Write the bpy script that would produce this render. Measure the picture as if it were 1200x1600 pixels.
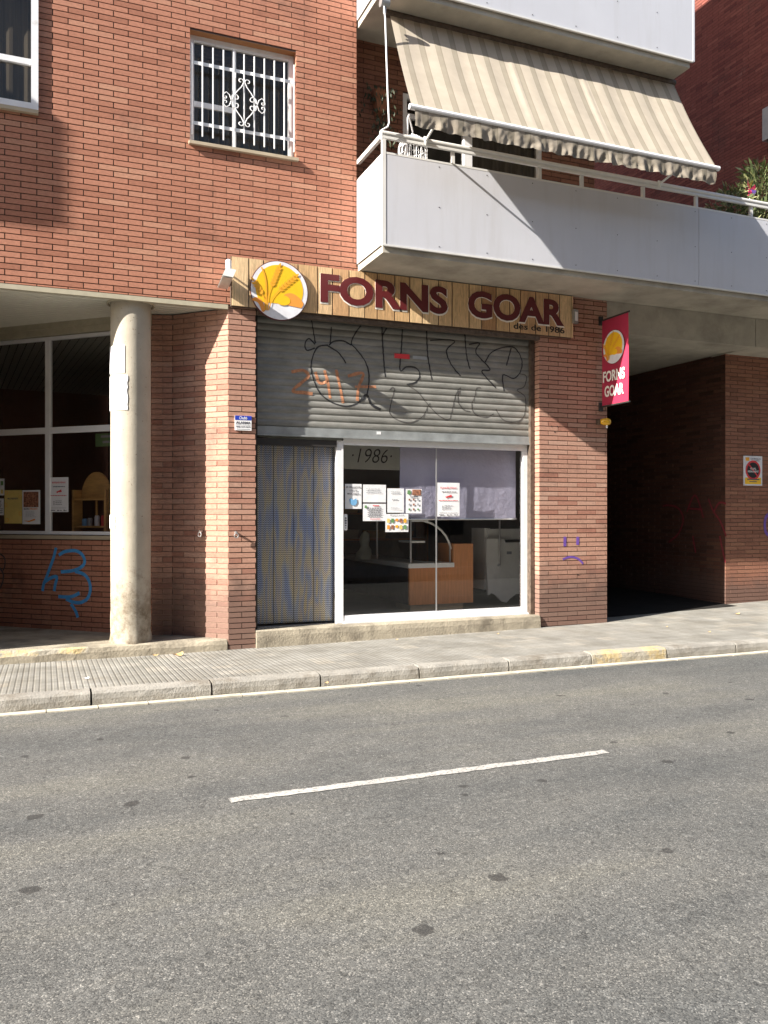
import bpy, bmesh, math, random
from mathutils import Vector, Matrix, noise
random.seed(7)
for o in list(bpy.data.objects): bpy.data.objects.remove(o)
S = bpy.context.scene
C = S.collection
# ------------------------------------------------------------------ camera
TH = math.radians(22.1)
EYE = Vector((0, 0, 1.6)); FPX = 1300.0; HOR = 804.0
cam = bpy.data.cameras.new("camera"); camo = bpy.data.objects.new("camera", cam); C.objects.link(camo)
camo.location = EYE; camo.rotation_euler = (math.pi/2, 0, -TH)
cam.sensor_fit = 'HORIZONTAL'; cam.sensor_width = 36; cam.lens = 36*FPX/1200
cam.shift_y = (HOR-800)/1200.0
cam.clip_start = .05; cam.clip_end = 500
S.camera = camo
S.render.resolution_x = 768; S.render.resolution_y = 1024
# ------------------------------------------------------------------ light
SD = Vector((4.35, 1.0, -2.6)).normalized()
sun = bpy.data.lights.new("sun", 'SUN'); suno = bpy.data.objects.new("sun", sun); C.objects.link(suno)
sun.energy = 5.0; sun.angle = math.radians(.5); sun.color = (1, .945, .865)
suno.rotation_euler = SD.to_track_quat('-Z', 'Y').to_euler(); suno.location = (-10, -5, 12)
w = bpy.data.worlds.new("World"); S.world = w; w.use_nodes = True
nt = w.node_tree; bg = nt.nodes['Background']
sky = nt.nodes.new('ShaderNodeTexSky'); sky.sky_type = 'NISHITA'; sky.sun_disc = False
sky.sun_elevation = math.asin(-SD.z); sky.sun_rotation = math.atan2(-SD.x, -SD.y)
wm = nt.nodes.new('ShaderNodeMix'); wm.data_type = 'RGBA'; wm.blend_type = 'MULTIPLY'; wm.inputs[0].default_value = 1; wm.inputs[7].default_value = (1.04, .97, .90, 1)
nt.links.new(sky.outputs[0], wm.inputs[6]); nt.links.new(wm.outputs[2], bg.inputs[0]); bg.inputs[1].default_value = .085
S.view_settings.view_transform = 'Standard'; S.view_settings.look = 'None'
S.view_settings.exposure = 1.65; S.view_settings.gamma = 1
# ------------------------------------------------------------------ pixel -> place
F = Vector((math.sin(TH), math.cos(TH), 0)); R = Vector((math.cos(TH), -math.sin(TH), 0)); ZU = Vector((0, 0, 1))
def ray(px, py): return F + R*((px-600)/FPX) + ZU*((HOR-py)/FPX)
def at(px, py, Y):
    d = ray(px, py); return EYE + d*(Y/d.y)
def atx(px, py, X):
    d = ray(px, py); return EYE + d*(X/d.x)
# ------------------------------------------------------------------ materials
def newmat(name):
    m = bpy.data.materials.new(name); m.use_nodes = True
    return m, m.node_tree.nodes, m.node_tree.links, m.node_tree.nodes['Principled BSDF']
def N(ns, t, **k):
    n = ns.new(t)
    for a, b in k.items(): setattr(n, a, b)
    return n
def ramp(ns, pts):
    r = ns.new('ShaderNodeValToRGB'); e = r.color_ramp.elements
    while len(e) < len(pts): e.new(.5)
    for el, (p, c) in zip(e, pts):
        el.position = p; el.color = (c[0], c[1], c[2], 1) if not isinstance(c, (int, float)) else (c, c, c, 1)
    return r
def mixc(ns, ls, mode, fac, a, b):
    m = ns.new('ShaderNodeMix'); m.data_type = 'RGBA'; m.blend_type = mode
    for sock, v in ((0, fac), (6, a), (7, b)):
        if hasattr(v, 'links'): ls.new(v, m.inputs[sock])
        elif isinstance(v, (tuple, list)): m.inputs[sock].default_value = (v[0], v[1], v[2], 1)
        else: m.inputs[sock].default_value = v
    return m.outputs[2]
def noise_n(ns, ls, scale, detail=4, rough=.55, vec=None, sc=None):
    n = ns.new('ShaderNodeTexNoise'); n.inputs['Scale'].default_value = scale
    n.inputs['Detail'].default_value = detail; n.inputs['Roughness'].default_value = rough
    if sc is not None:
        tc = ns.new('ShaderNodeTexCoord'); mp = ns.new('ShaderNodeMapping'); mp.inputs['Scale'].default_value = sc
        ls.new(tc.outputs['Object'], mp.inputs[0]); ls.new(mp.outputs[0], n.inputs['Vector'])
    else:
        if vec is None:
            tc = ns.new('ShaderNodeTexCoord'); vec = tc.outputs['Object']
        ls.new(vec, n.inputs['Vector'])
    return n.outputs['Fac']
def mat(name, col, rough=.6, metal=0, var=.12, vs=6, bump=0, bs=60, bd=.01, spec=.5, sc=None, dirt=None, ds=2.5, dlo=.5, dhi=.7, dsc=None):
    m, ns, ls, b = newmat(name)
    f = noise_n(ns, ls, vs, 5, .6, sc=sc)
    r = ramp(ns, [(.3, tuple(max(0, c*(1-var)) for c in col)), (.7, tuple(min(1, c*(1+var)) for c in col))])
    ls.new(f, r.inputs[0]); out = r.outputs[0]
    if dirt:
        g = noise_n(ns, ls, ds, 8, .65, sc=dsc); rr = ramp(ns, [(dlo, 0), (dhi, 1)]); ls.new(g, rr.inputs[0])
        out = mixc(ns, ls, 'MIX', rr.outputs[0], out, dirt)
    ls.new(out, b.inputs['Base Color'])
    b.inputs['Roughness'].default_value = rough; b.inputs['Metallic'].default_value = metal
    b.inputs['Specular IOR Level'].default_value = spec
    if bump:
        h = noise_n(ns, ls, bs, 4, .6); bp = ns.new('ShaderNodeBump'); bp.inputs['Strength'].default_value = bump
        bp.inputs['Distance'].default_value = bd; ls.new(h, bp.inputs['Height']); ls.new(bp.outputs[0], b.inputs['Normal'])
    return m
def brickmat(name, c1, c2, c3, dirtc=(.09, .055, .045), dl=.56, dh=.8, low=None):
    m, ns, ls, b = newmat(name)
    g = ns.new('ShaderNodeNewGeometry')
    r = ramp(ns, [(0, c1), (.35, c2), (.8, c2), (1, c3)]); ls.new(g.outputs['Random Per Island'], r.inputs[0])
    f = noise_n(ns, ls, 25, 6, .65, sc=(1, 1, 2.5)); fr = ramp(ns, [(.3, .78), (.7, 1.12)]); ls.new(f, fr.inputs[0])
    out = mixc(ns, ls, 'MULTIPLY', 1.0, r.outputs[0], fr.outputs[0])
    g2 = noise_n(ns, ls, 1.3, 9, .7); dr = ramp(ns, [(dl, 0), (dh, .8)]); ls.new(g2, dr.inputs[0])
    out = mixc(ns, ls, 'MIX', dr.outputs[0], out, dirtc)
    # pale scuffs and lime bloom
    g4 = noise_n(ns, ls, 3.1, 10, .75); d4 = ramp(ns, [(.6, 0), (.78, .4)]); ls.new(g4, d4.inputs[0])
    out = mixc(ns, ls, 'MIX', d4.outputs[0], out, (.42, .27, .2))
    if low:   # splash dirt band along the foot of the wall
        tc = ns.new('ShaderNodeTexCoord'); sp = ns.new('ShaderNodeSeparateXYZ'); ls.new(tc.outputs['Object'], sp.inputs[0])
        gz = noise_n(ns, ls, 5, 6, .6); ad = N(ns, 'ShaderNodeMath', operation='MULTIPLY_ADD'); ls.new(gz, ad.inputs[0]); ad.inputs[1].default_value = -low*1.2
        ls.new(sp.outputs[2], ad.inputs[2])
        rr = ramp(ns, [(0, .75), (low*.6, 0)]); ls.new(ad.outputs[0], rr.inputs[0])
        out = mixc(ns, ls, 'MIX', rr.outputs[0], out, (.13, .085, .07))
    ls.new(out, b.inputs['Base Color']); b.inputs['Roughness'].default_value = .85; b.inputs['Specular IOR Level'].default_value = .25
    h = noise_n(ns, ls, 160, 4, .7); bp = ns.new('ShaderNodeBump'); bp.inputs['Strength'].default_value = .35; bp.inputs['Distance'].default_value = .003
    ls.new(h, bp.inputs['Height']); ls.new(bp.outputs[0], b.inputs['Normal'])
    return m
M = {}
M['brick'] = brickmat('brick_facade', (.34, .145, .092), (.44, .20, .13), (.48, .25, .165))
M['brick_pier'] = brickmat('brick_pier', (.33, .155, .11), (.42, .235, .17), (.45, .28, .21), low=.8)
M['brick_shaded'] = brickmat('brick_shade', (.21, .095, .062), (.28, .13, .085), (.32, .16, .10), low=.4)  # darkened brick copy for shaded walls, shade is in the colour
M['brick_deep_shade'] = brickmat('brick_passage_shade', (.07, .035, .024), (.11, .05, .035), (.14, .07, .045), low=.5)  # darkest brick copy, light falloff into the passage is in the colour
M['brick_red'] = brickmat('brick_maroon', (.17, .05, .04), (.24, .075, .055), (.29, .10, .07))
M['mortar'] = mat('mortar', (.07, .042, .032), .95, var=.2, vs=30)
M['mortar_d2'] = mat('mortar_shade', (.16, .10, .075), .95, var=.2, vs=30)
M['mortar_l'] = mat('mortar_light', (.26, .17, .13), .95, var=.2, vs=30)
M['concrete'] = mat('concrete', (.40, .37, .31), .9, var=.16, vs=3, bump=.4, bs=40, bd=.004, dirt=(.22, .20, .165), ds=1.2, dlo=.5, dhi=.75)
M['concrete_d'] = mat('concrete_kerb', (.28, .265, .235), .92, var=.25, vs=5, bump=.9, bs=55, bd=.008, dirt=(.17, .15, .12), ds=3, dlo=.48, dhi=.66)
M['step'] = mat('concrete_step', (.33, .29, .22), .92, var=.2, vs=4, bump=.8, bs=35, bd=.008, dirt=(.14, .12, .09), ds=2.2, dlo=.48, dhi=.7)
M['yellow_kerb'] = mat('worn_yellow_paint', (.46, .36, .19), .9, var=.25, vs=9, bump=.9, bs=30, bd=.01, dirt=(.34, .31, .25), ds=5, dlo=.42, dhi=.52)
M['white'] = mat('white_lacquer', (.80, .80, .80), .35, var=.03, vs=3)
M['frame_w'] = mat('white_frame', (.76, .76, .77), .4, var=.05, vs=8, dirt=(.5, .48, .44), ds=6, dlo=.62, dhi=.8)
M['panel'] = mat('balcony_panel', (.54, .545, .58), .32, var=.04, vs=1.2, dirt=(.47, .465, .475), ds=1.6, dlo=.5, dhi=.95, dsc=(5, 5, .45))
M['rail'] = mat('rail_lacquer', (.66, .65, .62), .4, var=.06, vs=8)
M['grey_metal'] = mat('grey_metal', (.35, .35, .35), .4, .6)
M['dark'] = mat('dark_trim', (.03, .027, .025), .5)
M['black'] = mat('black_paint', (.012, .012, .013), .7)
M['rust'] = mat('brown_rail', (.11, .08, .06), .6, .3, var=.4, vs=20)
M['soffit'] = mat('soffit_slats', (.74, .71, .60), .5, var=.05)
M['lintel'] = mat('beige_lintel', (.42, .38, .28), .7, var=.12, vs=8)
M['curtain_dark'] = mat('dark_curtain', (.10, .085, .06), .9, var=.4, vs=2, sc=(14, 14, .3))
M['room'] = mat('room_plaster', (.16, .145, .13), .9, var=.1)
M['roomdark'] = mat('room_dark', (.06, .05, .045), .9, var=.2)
M['tilefloor'] = mat('floor_tiles', (.34, .33, .32), .4, var=.15, vs=8)
M['bulk'] = mat('bulkhead', (.78, .78, .70), .8, var=.06)
M['woodc'] = mat('counter_wood', (.62, .25, .085), .35, var=.14, vs=5, sc=(8, 8, .7))
M['pine'] = mat('pine_wood', (.62, .36, .12), .5, var=.22, vs=6, sc=(1, 1, 6))
M['cream'] = mat('cream_board', (.55, .47, .36), .6)
M['steel'] = mat('steel', (.62, .62, .62), .3, .8)
M['machine'] = mat('machine_enamel', (.84, .84, .80), .4, var=.05)
M['blind'] = mat('lavender_blind', (.40, .38, .49), .8, var=.05, vs=3, bump=.6, bs=7, bd=.03)
M['paper'] = mat('paper', (.76, .76, .77), .7, var=.04, vs=12, bump=.3, bs=9, bd=.01)
M['ink'] = mat('ink_grey', (.10, .10, .12), .8)
M['inkl'] = mat('ink_light', (.32, .34, .36), .8)
M['redink'] = mat('ink_red', (.62, .04, .05), .7)
M['blueink'] = mat('ink_blue', (.16, .38, .62), .7)
M['greenink'] = mat('ink_green', (.12, .26, .10), .7)
M['yellowink'] = mat('ink_yellow', (.68, .52, .16), .7)
M['photoink'] = mat('ink_photo', (.28, .12, .07), .7, var=.9, vs=45)
M['text'] = mat('sign_maroon', (.105, .012, .014), .45, var=.05)
M['halo'] = mat('sign_letter_edge', (.82, .78, .72), .5)
M['logo_y'] = mat('logo_yellow', (.86, .50, .015), .45, var=.05)
M['logo_o'] = mat('logo_orange', (.78, .30, .05), .45, var=.05)
M['logo_o2'] = mat('logo_wheat', (.80, .38, .03), .45, var=.05)
M['logo_w'] = mat('logo_white', (.70, .70, .74), .4)
M['banner'] = mat('banner_crimson', (.36, .022, .06), .55, var=.05)
M['g_black'] = mat('spray_black', (.02, .02, .022), .6, var=.4, vs=20)
M['g_thin'] = mat('spray_faint', (.075, .07, .065), .7, var=.4, vs=20)
M['g_orange'] = mat('spray_orange', (.42, .19, .10), .7, var=.3, vs=20)
M['g_blue'] = mat('spray_blue', (.07, .32, .68), .6, var=.15, vs=20)
M['g_purple'] = mat('spray_purple', (.13, .06, .30), .7, var=.2, vs=20)
M['g_red'] = mat('spray_red', (.22, .02, .03), .7, var=.3, vs=20)
M['leaf'] = mat('leaf_green', (.10, .13, .05), .6, var=.5, vs=30)
M['leafl'] = mat('leaf_pale', (.30, .31, .14), .6, var=.4, vs=30)
M['terra'] = mat('terracotta', (.30, .12, .06), .8)
M['dryleaf'] = mat('dry_leaf', (.52, .33, .15), .8, var=.3, vs=40)
M['amber'] = mat('amber_plastic', (.65, .36, .02), .15, var=.1)
M['pink'] = mat('toy_pink', (.8, .05, .16), .4)
M['tyellow'] = mat('toy_yellow', (.75, .6, .12), .4)
M['cloth_w'] = mat('cloth_white', (.75, .73, .74), .9)
M['cloth_p'] = mat('cloth_purple', (.09, .05, .22), .9)
M['bag'] = mat('thin_bag', (.35, .36, .30), .4)
M['paste'] = mat('pasted_paper', (.82, .83, .86), .85, var=.04, vs=14, dirt=(.62, .60, .56), ds=9, dlo=.6, dhi=.75)
M['ac'] = mat('ac_enamel', (.36, .35, .33), .5)
M['render'] = mat('opposite_render', (.42, .36, .28), .9, var=.08)
M['sill'] = mat('sill_stone', (.42, .35, .25), .8, var=.1)
M['reveal'] = mat('ochre_reveal', (.33, .15, .06), .9, var=.1)
M['galv'] = mat('galvanised_bar', (.34, .36, .36), .45, .35, var=.2, vs=6)
def wood_sign():
    m, ns, ls, b = newmat('sign_planks')
    g = ns.new('ShaderNodeNewGeometry')
    r = ramp(ns, [(0, (.40, .22, .10)), (.25, (.58, .38, .19)), (.65, (.72, .53, .31)), (1, (.50, .29, .14))]); ls.new(g.outputs['Random Per Island'], r.inputs[0])
    f = noise_n(ns, ls, 6, 8, .75, sc=(9, 9, .9)); fr = ramp(ns, [(.36, .62), (.6, 1.15)]); ls.new(f, fr.inputs[0])
    out = mixc(ns, ls, 'MULTIPLY', 1, r.outputs[0], fr.outputs[0])
    k = noise_n(ns, ls, 9, 6, .8); kr = ramp(ns, [(.60, 0), (.72, .75)]); ls.new(k, kr.inputs[0])
    out = mixc(ns, ls, 'MIX', kr.outputs[0], out, (.22, .11, .05))
    ls.new(out, b.inputs['Base Color']); b.inputs['Roughness'].default_value = .5
    return m
M['planks'] = wood_sign()
def shutter_mat():
    m, ns, ls, b = newmat('shutter_steel')
    f = noise_n(ns, ls, 3, 8, .7, sc=(1, 1, 3)); r = ramp(ns, [(.3, (.17, .168, .15)), (.55, (.25, .245, .222)), (.75, (.32, .31, .285))]); ls.new(f, r.inputs[0])
    k = noise_n(ns, ls, 24, 6, .8); kr = ramp(ns, [(.60, 0), (.75, .5)]); ls.new(k, kr.inputs[0])
    out = mixc(ns, ls, 'MIX', kr.outputs[0], r.outputs[0], (.11, .095, .075))
    ls.new(out, b.inputs['Base Color']); b.inputs['Roughness'].default_value = .55; b.inputs['Metallic'].default_value = .2
    return m
M['shutter'] = shutter_mat()
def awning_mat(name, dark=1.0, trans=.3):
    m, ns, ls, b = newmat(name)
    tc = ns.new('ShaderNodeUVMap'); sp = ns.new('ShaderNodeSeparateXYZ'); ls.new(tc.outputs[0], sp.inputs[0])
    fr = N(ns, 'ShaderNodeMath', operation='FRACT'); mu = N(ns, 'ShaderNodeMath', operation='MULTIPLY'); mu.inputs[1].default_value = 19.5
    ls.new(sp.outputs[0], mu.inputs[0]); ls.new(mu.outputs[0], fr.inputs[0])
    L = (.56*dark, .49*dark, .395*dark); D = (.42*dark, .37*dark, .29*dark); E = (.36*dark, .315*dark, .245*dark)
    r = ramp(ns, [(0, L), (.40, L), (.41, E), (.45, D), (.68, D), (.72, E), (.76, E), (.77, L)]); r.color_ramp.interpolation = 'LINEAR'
    ls.new(fr.outputs[0], r.inputs[0])
    f = noise_n(ns, ls, 5, 6, .6); f2 = ramp(ns, [(.3, .9), (.7, 1.05)]); ls.new(f, f2.inputs[0])
    out = mixc(ns, ls, 'MULTIPLY', 1, r.outputs[0], f2.outputs[0])
    ls.new(out, b.inputs['Base Color']); b.inputs['Roughness'].default_value = .9; b.inputs['Specular IOR Level'].default_value = .1
    tr = ns.new('ShaderNodeBsdfTranslucent'); ls.new(out, tr.inputs[0])
    mx = ns.new('ShaderNodeMixShader'); mx.inputs[0].default_value = trans
    ls.new(b.outputs[0], mx.inputs[1]); ls.new(tr.outputs[0], mx.inputs[2]); ls.new(mx.outputs[0], ns['Material Output'].inputs[0])
    return m
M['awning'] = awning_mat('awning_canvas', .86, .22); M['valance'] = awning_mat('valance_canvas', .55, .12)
def glass(name, tint=(.95, .96, .96), mul=1.0, fmin=.0):
    m, ns, ls, b = newmat(name); ns.remove(b)
    t = ns.new('ShaderNodeBsdfTransparent'); t.inputs[0].default_value = (*tint, 1)
    g = ns.new('ShaderNodeBsdfGlossy'); g.inputs['Roughness'].default_value = .01
    fr = ns.new('ShaderNodeFresnel'); ge = ns.new('ShaderNodeNewGeometry')
    io = N(ns, 'ShaderNodeMath', operation='MULTIPLY_ADD'); io.inputs[1].default_value = 1/1.5-1.5; io.inputs[2].default_value = 1.5   # same reflectance from both sides of the sheet
    ls.new(ge.outputs['Backfacing'], io.inputs[0]); ls.new(io.outputs[0], fr.inputs[0])
    mu = N(ns, 'ShaderNodeMath', operation='MULTIPLY_ADD'); mu.inputs[1].default_value = mul; mu.inputs[2].default_value = fmin; mu.use_clamp = True
    ls.new(fr.outputs[0], mu.inputs[0])
    mx = ns.new('ShaderNodeMixShader'); ls.new(mu.outputs[0], mx.inputs[0]); ls.new(t.outputs[0], mx.inputs[1]); ls.new(g.outputs[0], mx.inputs[2])
    ls.new(mx.outputs[0], ns['Material Output'].inputs[0])
    return m
M['glass'] = glass('window_glass', (.95, .96, .96), 1.5, .012); M['glass_p'] = glass('porch_glass', (.95, .95, .95), 2.6, .09); M['glass_d'] = glass('dark_glass', (.6, .58, .56), 1.0)
def chain_mat():
    m, ns, ls, b = newmat('chain_curtain_metal')
    tc = ns.new('ShaderNodeTexCoord'); sp = ns.new('ShaderNodeSeparateXYZ'); ls.new(tc.outputs['Object'], sp.inputs[0])
    # anodised links in blue, gold and bronze, mixed in drifting bands
    n1 = noise_n(ns, ls, 1.0, 1.5, .5, sc=(11, 0, 1.3))
    r = ramp(ns, [(.36, (.24, .29, .44)), (.45, (.36, .375, .40)), (.50, (.47, .41, .28)), (.55, (.41, .37, .34)), (.62, (.25, .30, .42)), (.72, (.46, .39, .25))]); ls.new(n1, r.inputs[0])
    w1 = N(ns, 'ShaderNodeMath', operation='PINGPONG'); w1.inputs[1].default_value = .015; ls.new(sp.outputs[0], w1.inputs[0])
    ad = N(ns, 'ShaderNodeMath', operation='ADD'); ls.new(w1.outputs[0], ad.inputs[0]); ls.new(sp.outputs[2], ad.inputs[1])
    m2 = N(ns, 'ShaderNodeMath', operation='MULTIPLY'); m2.inputs[1].default_value = 2*math.pi/.026; ls.new(ad.outputs[0], m2.inputs[0])
    sn = N(ns, 'ShaderNodeMath', operation='SINE'); ls.new(m2.outputs[0], sn.inputs[0])
    rr = ramp(ns, [(.35, .42), (.8, 1.3)]); mr = ns.new('ShaderNodeMapRange'); mr.inputs[1].default_value = -1; ls.new(sn.outputs[0], mr.inputs[0]); ls.new(mr.outputs[0], rr.inputs[0])
    out = mixc(ns, ls, 'MULTIPLY', 1, r.outputs[0], rr.outputs[0])
    fl = N(ns, 'ShaderNodeMath', operation='PINGPONG'); fl.inputs[1].default_value = .125; ls.new(sp.outputs[0], fl.inputs[0])
    fm = ramp(ns, [(.004, .35), (.008, 1)]); ls.new(fl.outputs[0], fm.inputs[0]); out = mixc(ns, ls, 'MULTIPLY', 1, out, fm.outputs[0])
    ls.new(out, b.inputs['Base Color']); b.inputs['Roughness'].default_value = .45; b.inputs['Metallic'].default_value = .25
    bp = ns.new('ShaderNodeBump'); bp.inputs['Strength'].default_value = .3; bp.inputs['Distance'].default_value = .002
    ls.new(mr.outputs[0], bp.inputs['Height']); ls.new(bp.outputs[0], b.inputs['Normal'])
    return m
M['chain'] = chain_mat()
def asphalt():
    m, ns, ls, b = newmat('asphalt')
    tc = ns.new('ShaderNodeTexCoord'); v = tc.outputs['Object']
    vo = ns.new('ShaderNodeTexVoronoi'); vo.voronoi_dimensions = '2D'; vo.inputs['Scale'].default_value = 190; ls.new(v, vo.inputs['Vector'])
    sp = ns.new('ShaderNodeSeparateColor'); ls.new(vo.outputs['Color'], sp.inputs[0])
    r = ramp(ns, [(0, (.054, .055, .053)), (.25, (.092, .092, .087)), (.62, (.124, .123, .114)), (.90, (.155, .153, .141)), (.985, (.26, .25, .225))]); ls.new(sp.outputs[0], r.inputs[0])
    vo3 = ns.new('ShaderNodeTexVoronoi'); vo3.voronoi_dimensions = '2D'; vo3.inputs['Scale'].default_value = 48; ls.new(v, vo3.inputs['Vector'])
    sp3 = ns.new('ShaderNodeSeparateColor'); ls.new(vo3.outputs['Color'], sp3.inputs[0])
    r3 = ramp(ns, [(.0, .70), (.12, .95), (.9, 1.0), (.97, 1.28)]); ls.new(sp3.outputs[1], r3.inputs[0])
    out = mixc(ns, ls, 'MULTIPLY', 1, r.outputs[0], r3.outputs[0])
    # worn wheel tracks and seasonal patches, stretched along the street
    f = noise_n(ns, ls, 1, 7, .6, sc=(.22, .9, 1)); fr = ramp(ns, [(.34, (.68, .71, .75)), (.5, (.96, .965, .975)), (.64, (1.2, 1.18, 1.11))]); ls.new(f, fr.inputs[0])
    out = mixc(ns, ls, 'MULTIPLY', 1, out, fr.outputs[0])
    f = noise_n(ns, ls, 2.6, 6, .7); fr = ramp(ns, [(.3, .88), (.7, 1.1)]); ls.new(f, fr.inputs[0])
    out = mixc(ns, ls, 'MULTIPLY', 1, out, fr.outputs[0])
    # tar and gum spots
    nz = ns.new('ShaderNodeTexNoise'); nz.inputs['Scale'].default_value = 18; ls.new(v, nz.inputs['Vector'])
    va = N(ns, 'ShaderNodeVectorMath', operation='MULTIPLY_ADD'); ls.new(nz.outputs['Color'], va.inputs[0]); va.inputs[1].default_value = (.07, .07, 0); ls.new(v, va.inputs[2])
    v2 = ns.new('ShaderNodeTexVoronoi'); v2.voronoi_dimensions = '2D'; v2.inputs['Scale'].default_value = 2.1; ls.new(va.outputs[0], v2.inputs['Vector'])
    s2 = ns.new('ShaderNodeSeparateColor'); ls.new(v2.outputs['Color'], s2.inputs[0])
    th = N(ns, 'ShaderNodeMath', operation='MULTIPLY'); pw_ = N(ns, 'ShaderNodeMath', operation='POWER'); ls.new(s2.outputs[0], pw_.inputs[0]); pw_.inputs[1].default_value = 2.6; ls.new(pw_.outputs[0], th.inputs[0]); th.inputs[1].default_value = .11
    lt = N(ns, 'ShaderNodeMath', operation='SUBTRACT'); ls.new(th.outputs[0], lt.inputs[0]); ls.new(v2.outputs['Distance'], lt.inputs[1])
    mr = ns.new('ShaderNodeMapRange'); mr.inputs[1].default_value = 0; mr.inputs[2].default_value = .02; mr.inputs[4].default_value = .75; ls.new(lt.outputs[0], mr.inputs[0])
    out = mixc(ns, ls, 'MIX', mr.outputs[0], out, (.03, .029, .028))
    ls.new(out, b.inputs['Base Color']); b.inputs['Roughness'].default_value = .82; b.inputs['Specular IOR Level'].default_value = .3
    bp = ns.new('ShaderNodeBump'); bp.inputs['Strength'].default_value = .22; bp.inputs['Distance'].default_value = .003
    ls.new(vo.outputs['Distance'], bp.inputs['Height']); ls.new(bp.outputs[0], b.inputs['Normal']); bp.invert = True
    return m
M['asphalt'] = asphalt()
def paint_mat(name, col, worn):
    m, ns, ls, b = newmat(name)
    f = noise_n(ns, ls, 55, 6, .75); r = ramp(ns, [(worn, col), (worn+.08, (.17, .165, .155))]); ls.new(f, r.inputs[0])
    f2 = noise_n(ns, ls, 4, 5, .6); r2 = ramp(ns, [(.3, .86), (.7, 1.06)]); ls.new(f2, r2.inputs[0])
    ls.new(mixc(ns, ls, 'MULTIPLY', 1, r.outputs[0], r2.outputs[0]), b.inputs['Base Color']); b.inputs['Roughness'].default_value = .8
    return m
M['line'] = paint_mat('worn_road_paint', (.44, .43, .40), .51)
M['gutter'] = mat('gutter_stone', (.50, .46, .37), .85, var=.12, vs=6, bump=.4, bs=50, bd=.004, dirt=(.33, .30, .25), ds=5, dlo=.52, dhi=.7)
def paving():
    m, ns, ls, b = newmat('ribbed_paving')
    tc = ns.new('ShaderNodeTexCoord'); sp = ns.new('ShaderNodeSeparateXYZ'); ls.new(tc.outputs['Object'], sp.inputs[0])
    def groove(sock, period, width, off=0):
        a = N(ns, 'ShaderNodeMath', operation='ADD'); a.inputs[1].default_value = off+50*period; ls.new(sock, a.inputs[0])
        d = N(ns, 'ShaderNodeMath', operation='DIVIDE'); ls.new(a.outputs[0], d.inputs[0]); d.inputs[1].default_value = period
        f = N(ns, 'ShaderNodeMath', operation='FRACT'); ls.new(d.outputs[0], f.inputs[0])
        s = N(ns, 'ShaderNodeMath', operation='SUBTRACT'); ls.new(f.outputs[0], s.inputs[0]); s.inputs[1].default_value = .5
        ab = N(ns, 'ShaderNodeMath', operation='ABSOLUTE'); ls.new(s.outputs[0], ab.inputs[0])
        mr = ns.new('ShaderNodeMapRange'); mr.inputs[1].default_value = .5-width/period; mr.inputs[2].default_value = .5-width/period*.4
        ls.new(ab.outputs[0], mr.inputs[0]); return mr.outputs[0]
    g1 = groove(sp.outputs[0], .05, .010); g2 = groove(sp.outputs[1], .20, .006); g3 = groove(sp.outputs[0], .20, .010)
    mx = N(ns, 'ShaderNodeMath', operation='MAXIMUM'); ls.new(g1, mx.inputs[0]); ls.new(g2, mx.inputs[1])
    mx2 = N(ns, 'ShaderNodeMath', operation='MAXIMUM'); ls.new(mx.outputs[0], mx2.inputs[0]); ls.new(g3, mx2.inputs[1])
    vo = ns.new('ShaderNodeTexVoronoi'); vo.distance = 'CHEBYCHEV'; vo.inputs['Scale'].default_value = 5; vo.inputs['Randomness'].default_value = 0; ls.new(tc.outputs['Object'], vo.inputs['Vector'])
    s2 = ns.new('ShaderNodeSeparateColor'); ls.new(vo.outputs['Color'], s2.inputs[0])
    r = ramp(ns, [(0, (.225, .22, .20)), (.8, (.275, .268, .242)), (1, (.32, .30, .26))]); ls.new(s2.outputs[0], r.inputs[0])
    f = noise_n(ns, ls, 2.2, 8, .7); fr = ramp(ns, [(.35, (.72, .70, .66)), (.65, (1.1, 1.1, 1.1))]); ls.new(f, fr.inputs[0])
    out = mixc(ns, ls, 'MULTIPLY', 1, r.outputs[0], fr.outputs[0])
    g23 = N(ns, 'ShaderNodeMath', operation='MAXIMUM'); ls.new(g2, g23.inputs[0]); ls.new(groove(sp.outputs[0], .20, .007), g23.inputs[1])
    gj = N(ns, 'ShaderNodeMath', operation='MULTIPLY'); ls.new(g23.outputs[0], gj.inputs[0]); gj.inputs[1].default_value = .45
    out = mixc(ns, ls, 'MIX', gj.outputs[0], out, (.10, .085, .065))
    mf = N(ns, 'ShaderNodeMath', operation='MULTIPLY'); ls.new(mx2.outputs[0], mf.inputs[0]); mf.inputs[1].default_value = .28
    out = mixc(ns, ls, 'MIX', mf.outputs[0], out, (.12, .10, .075))
    ls.new(out, b.inputs['Base Color']); b.inputs['Roughness'].default_value = .85
    inv = N(ns, 'ShaderNodeMath', operation='SUBTRACT'); inv.inputs[0].default_value = 1; ls.new(mx2.outputs[0], inv.inputs[1])
    bp = ns.new('ShaderNodeBump'); bp.inputs['Strength'].default_value = .7; bp.inputs['Distance'].default_value = .004
    ls.new(inv.outputs[0], bp.inputs['Height']); ls.new(bp.outputs[0], b.inputs['Normal'])
    return m
M['paving'] = paving()
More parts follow.
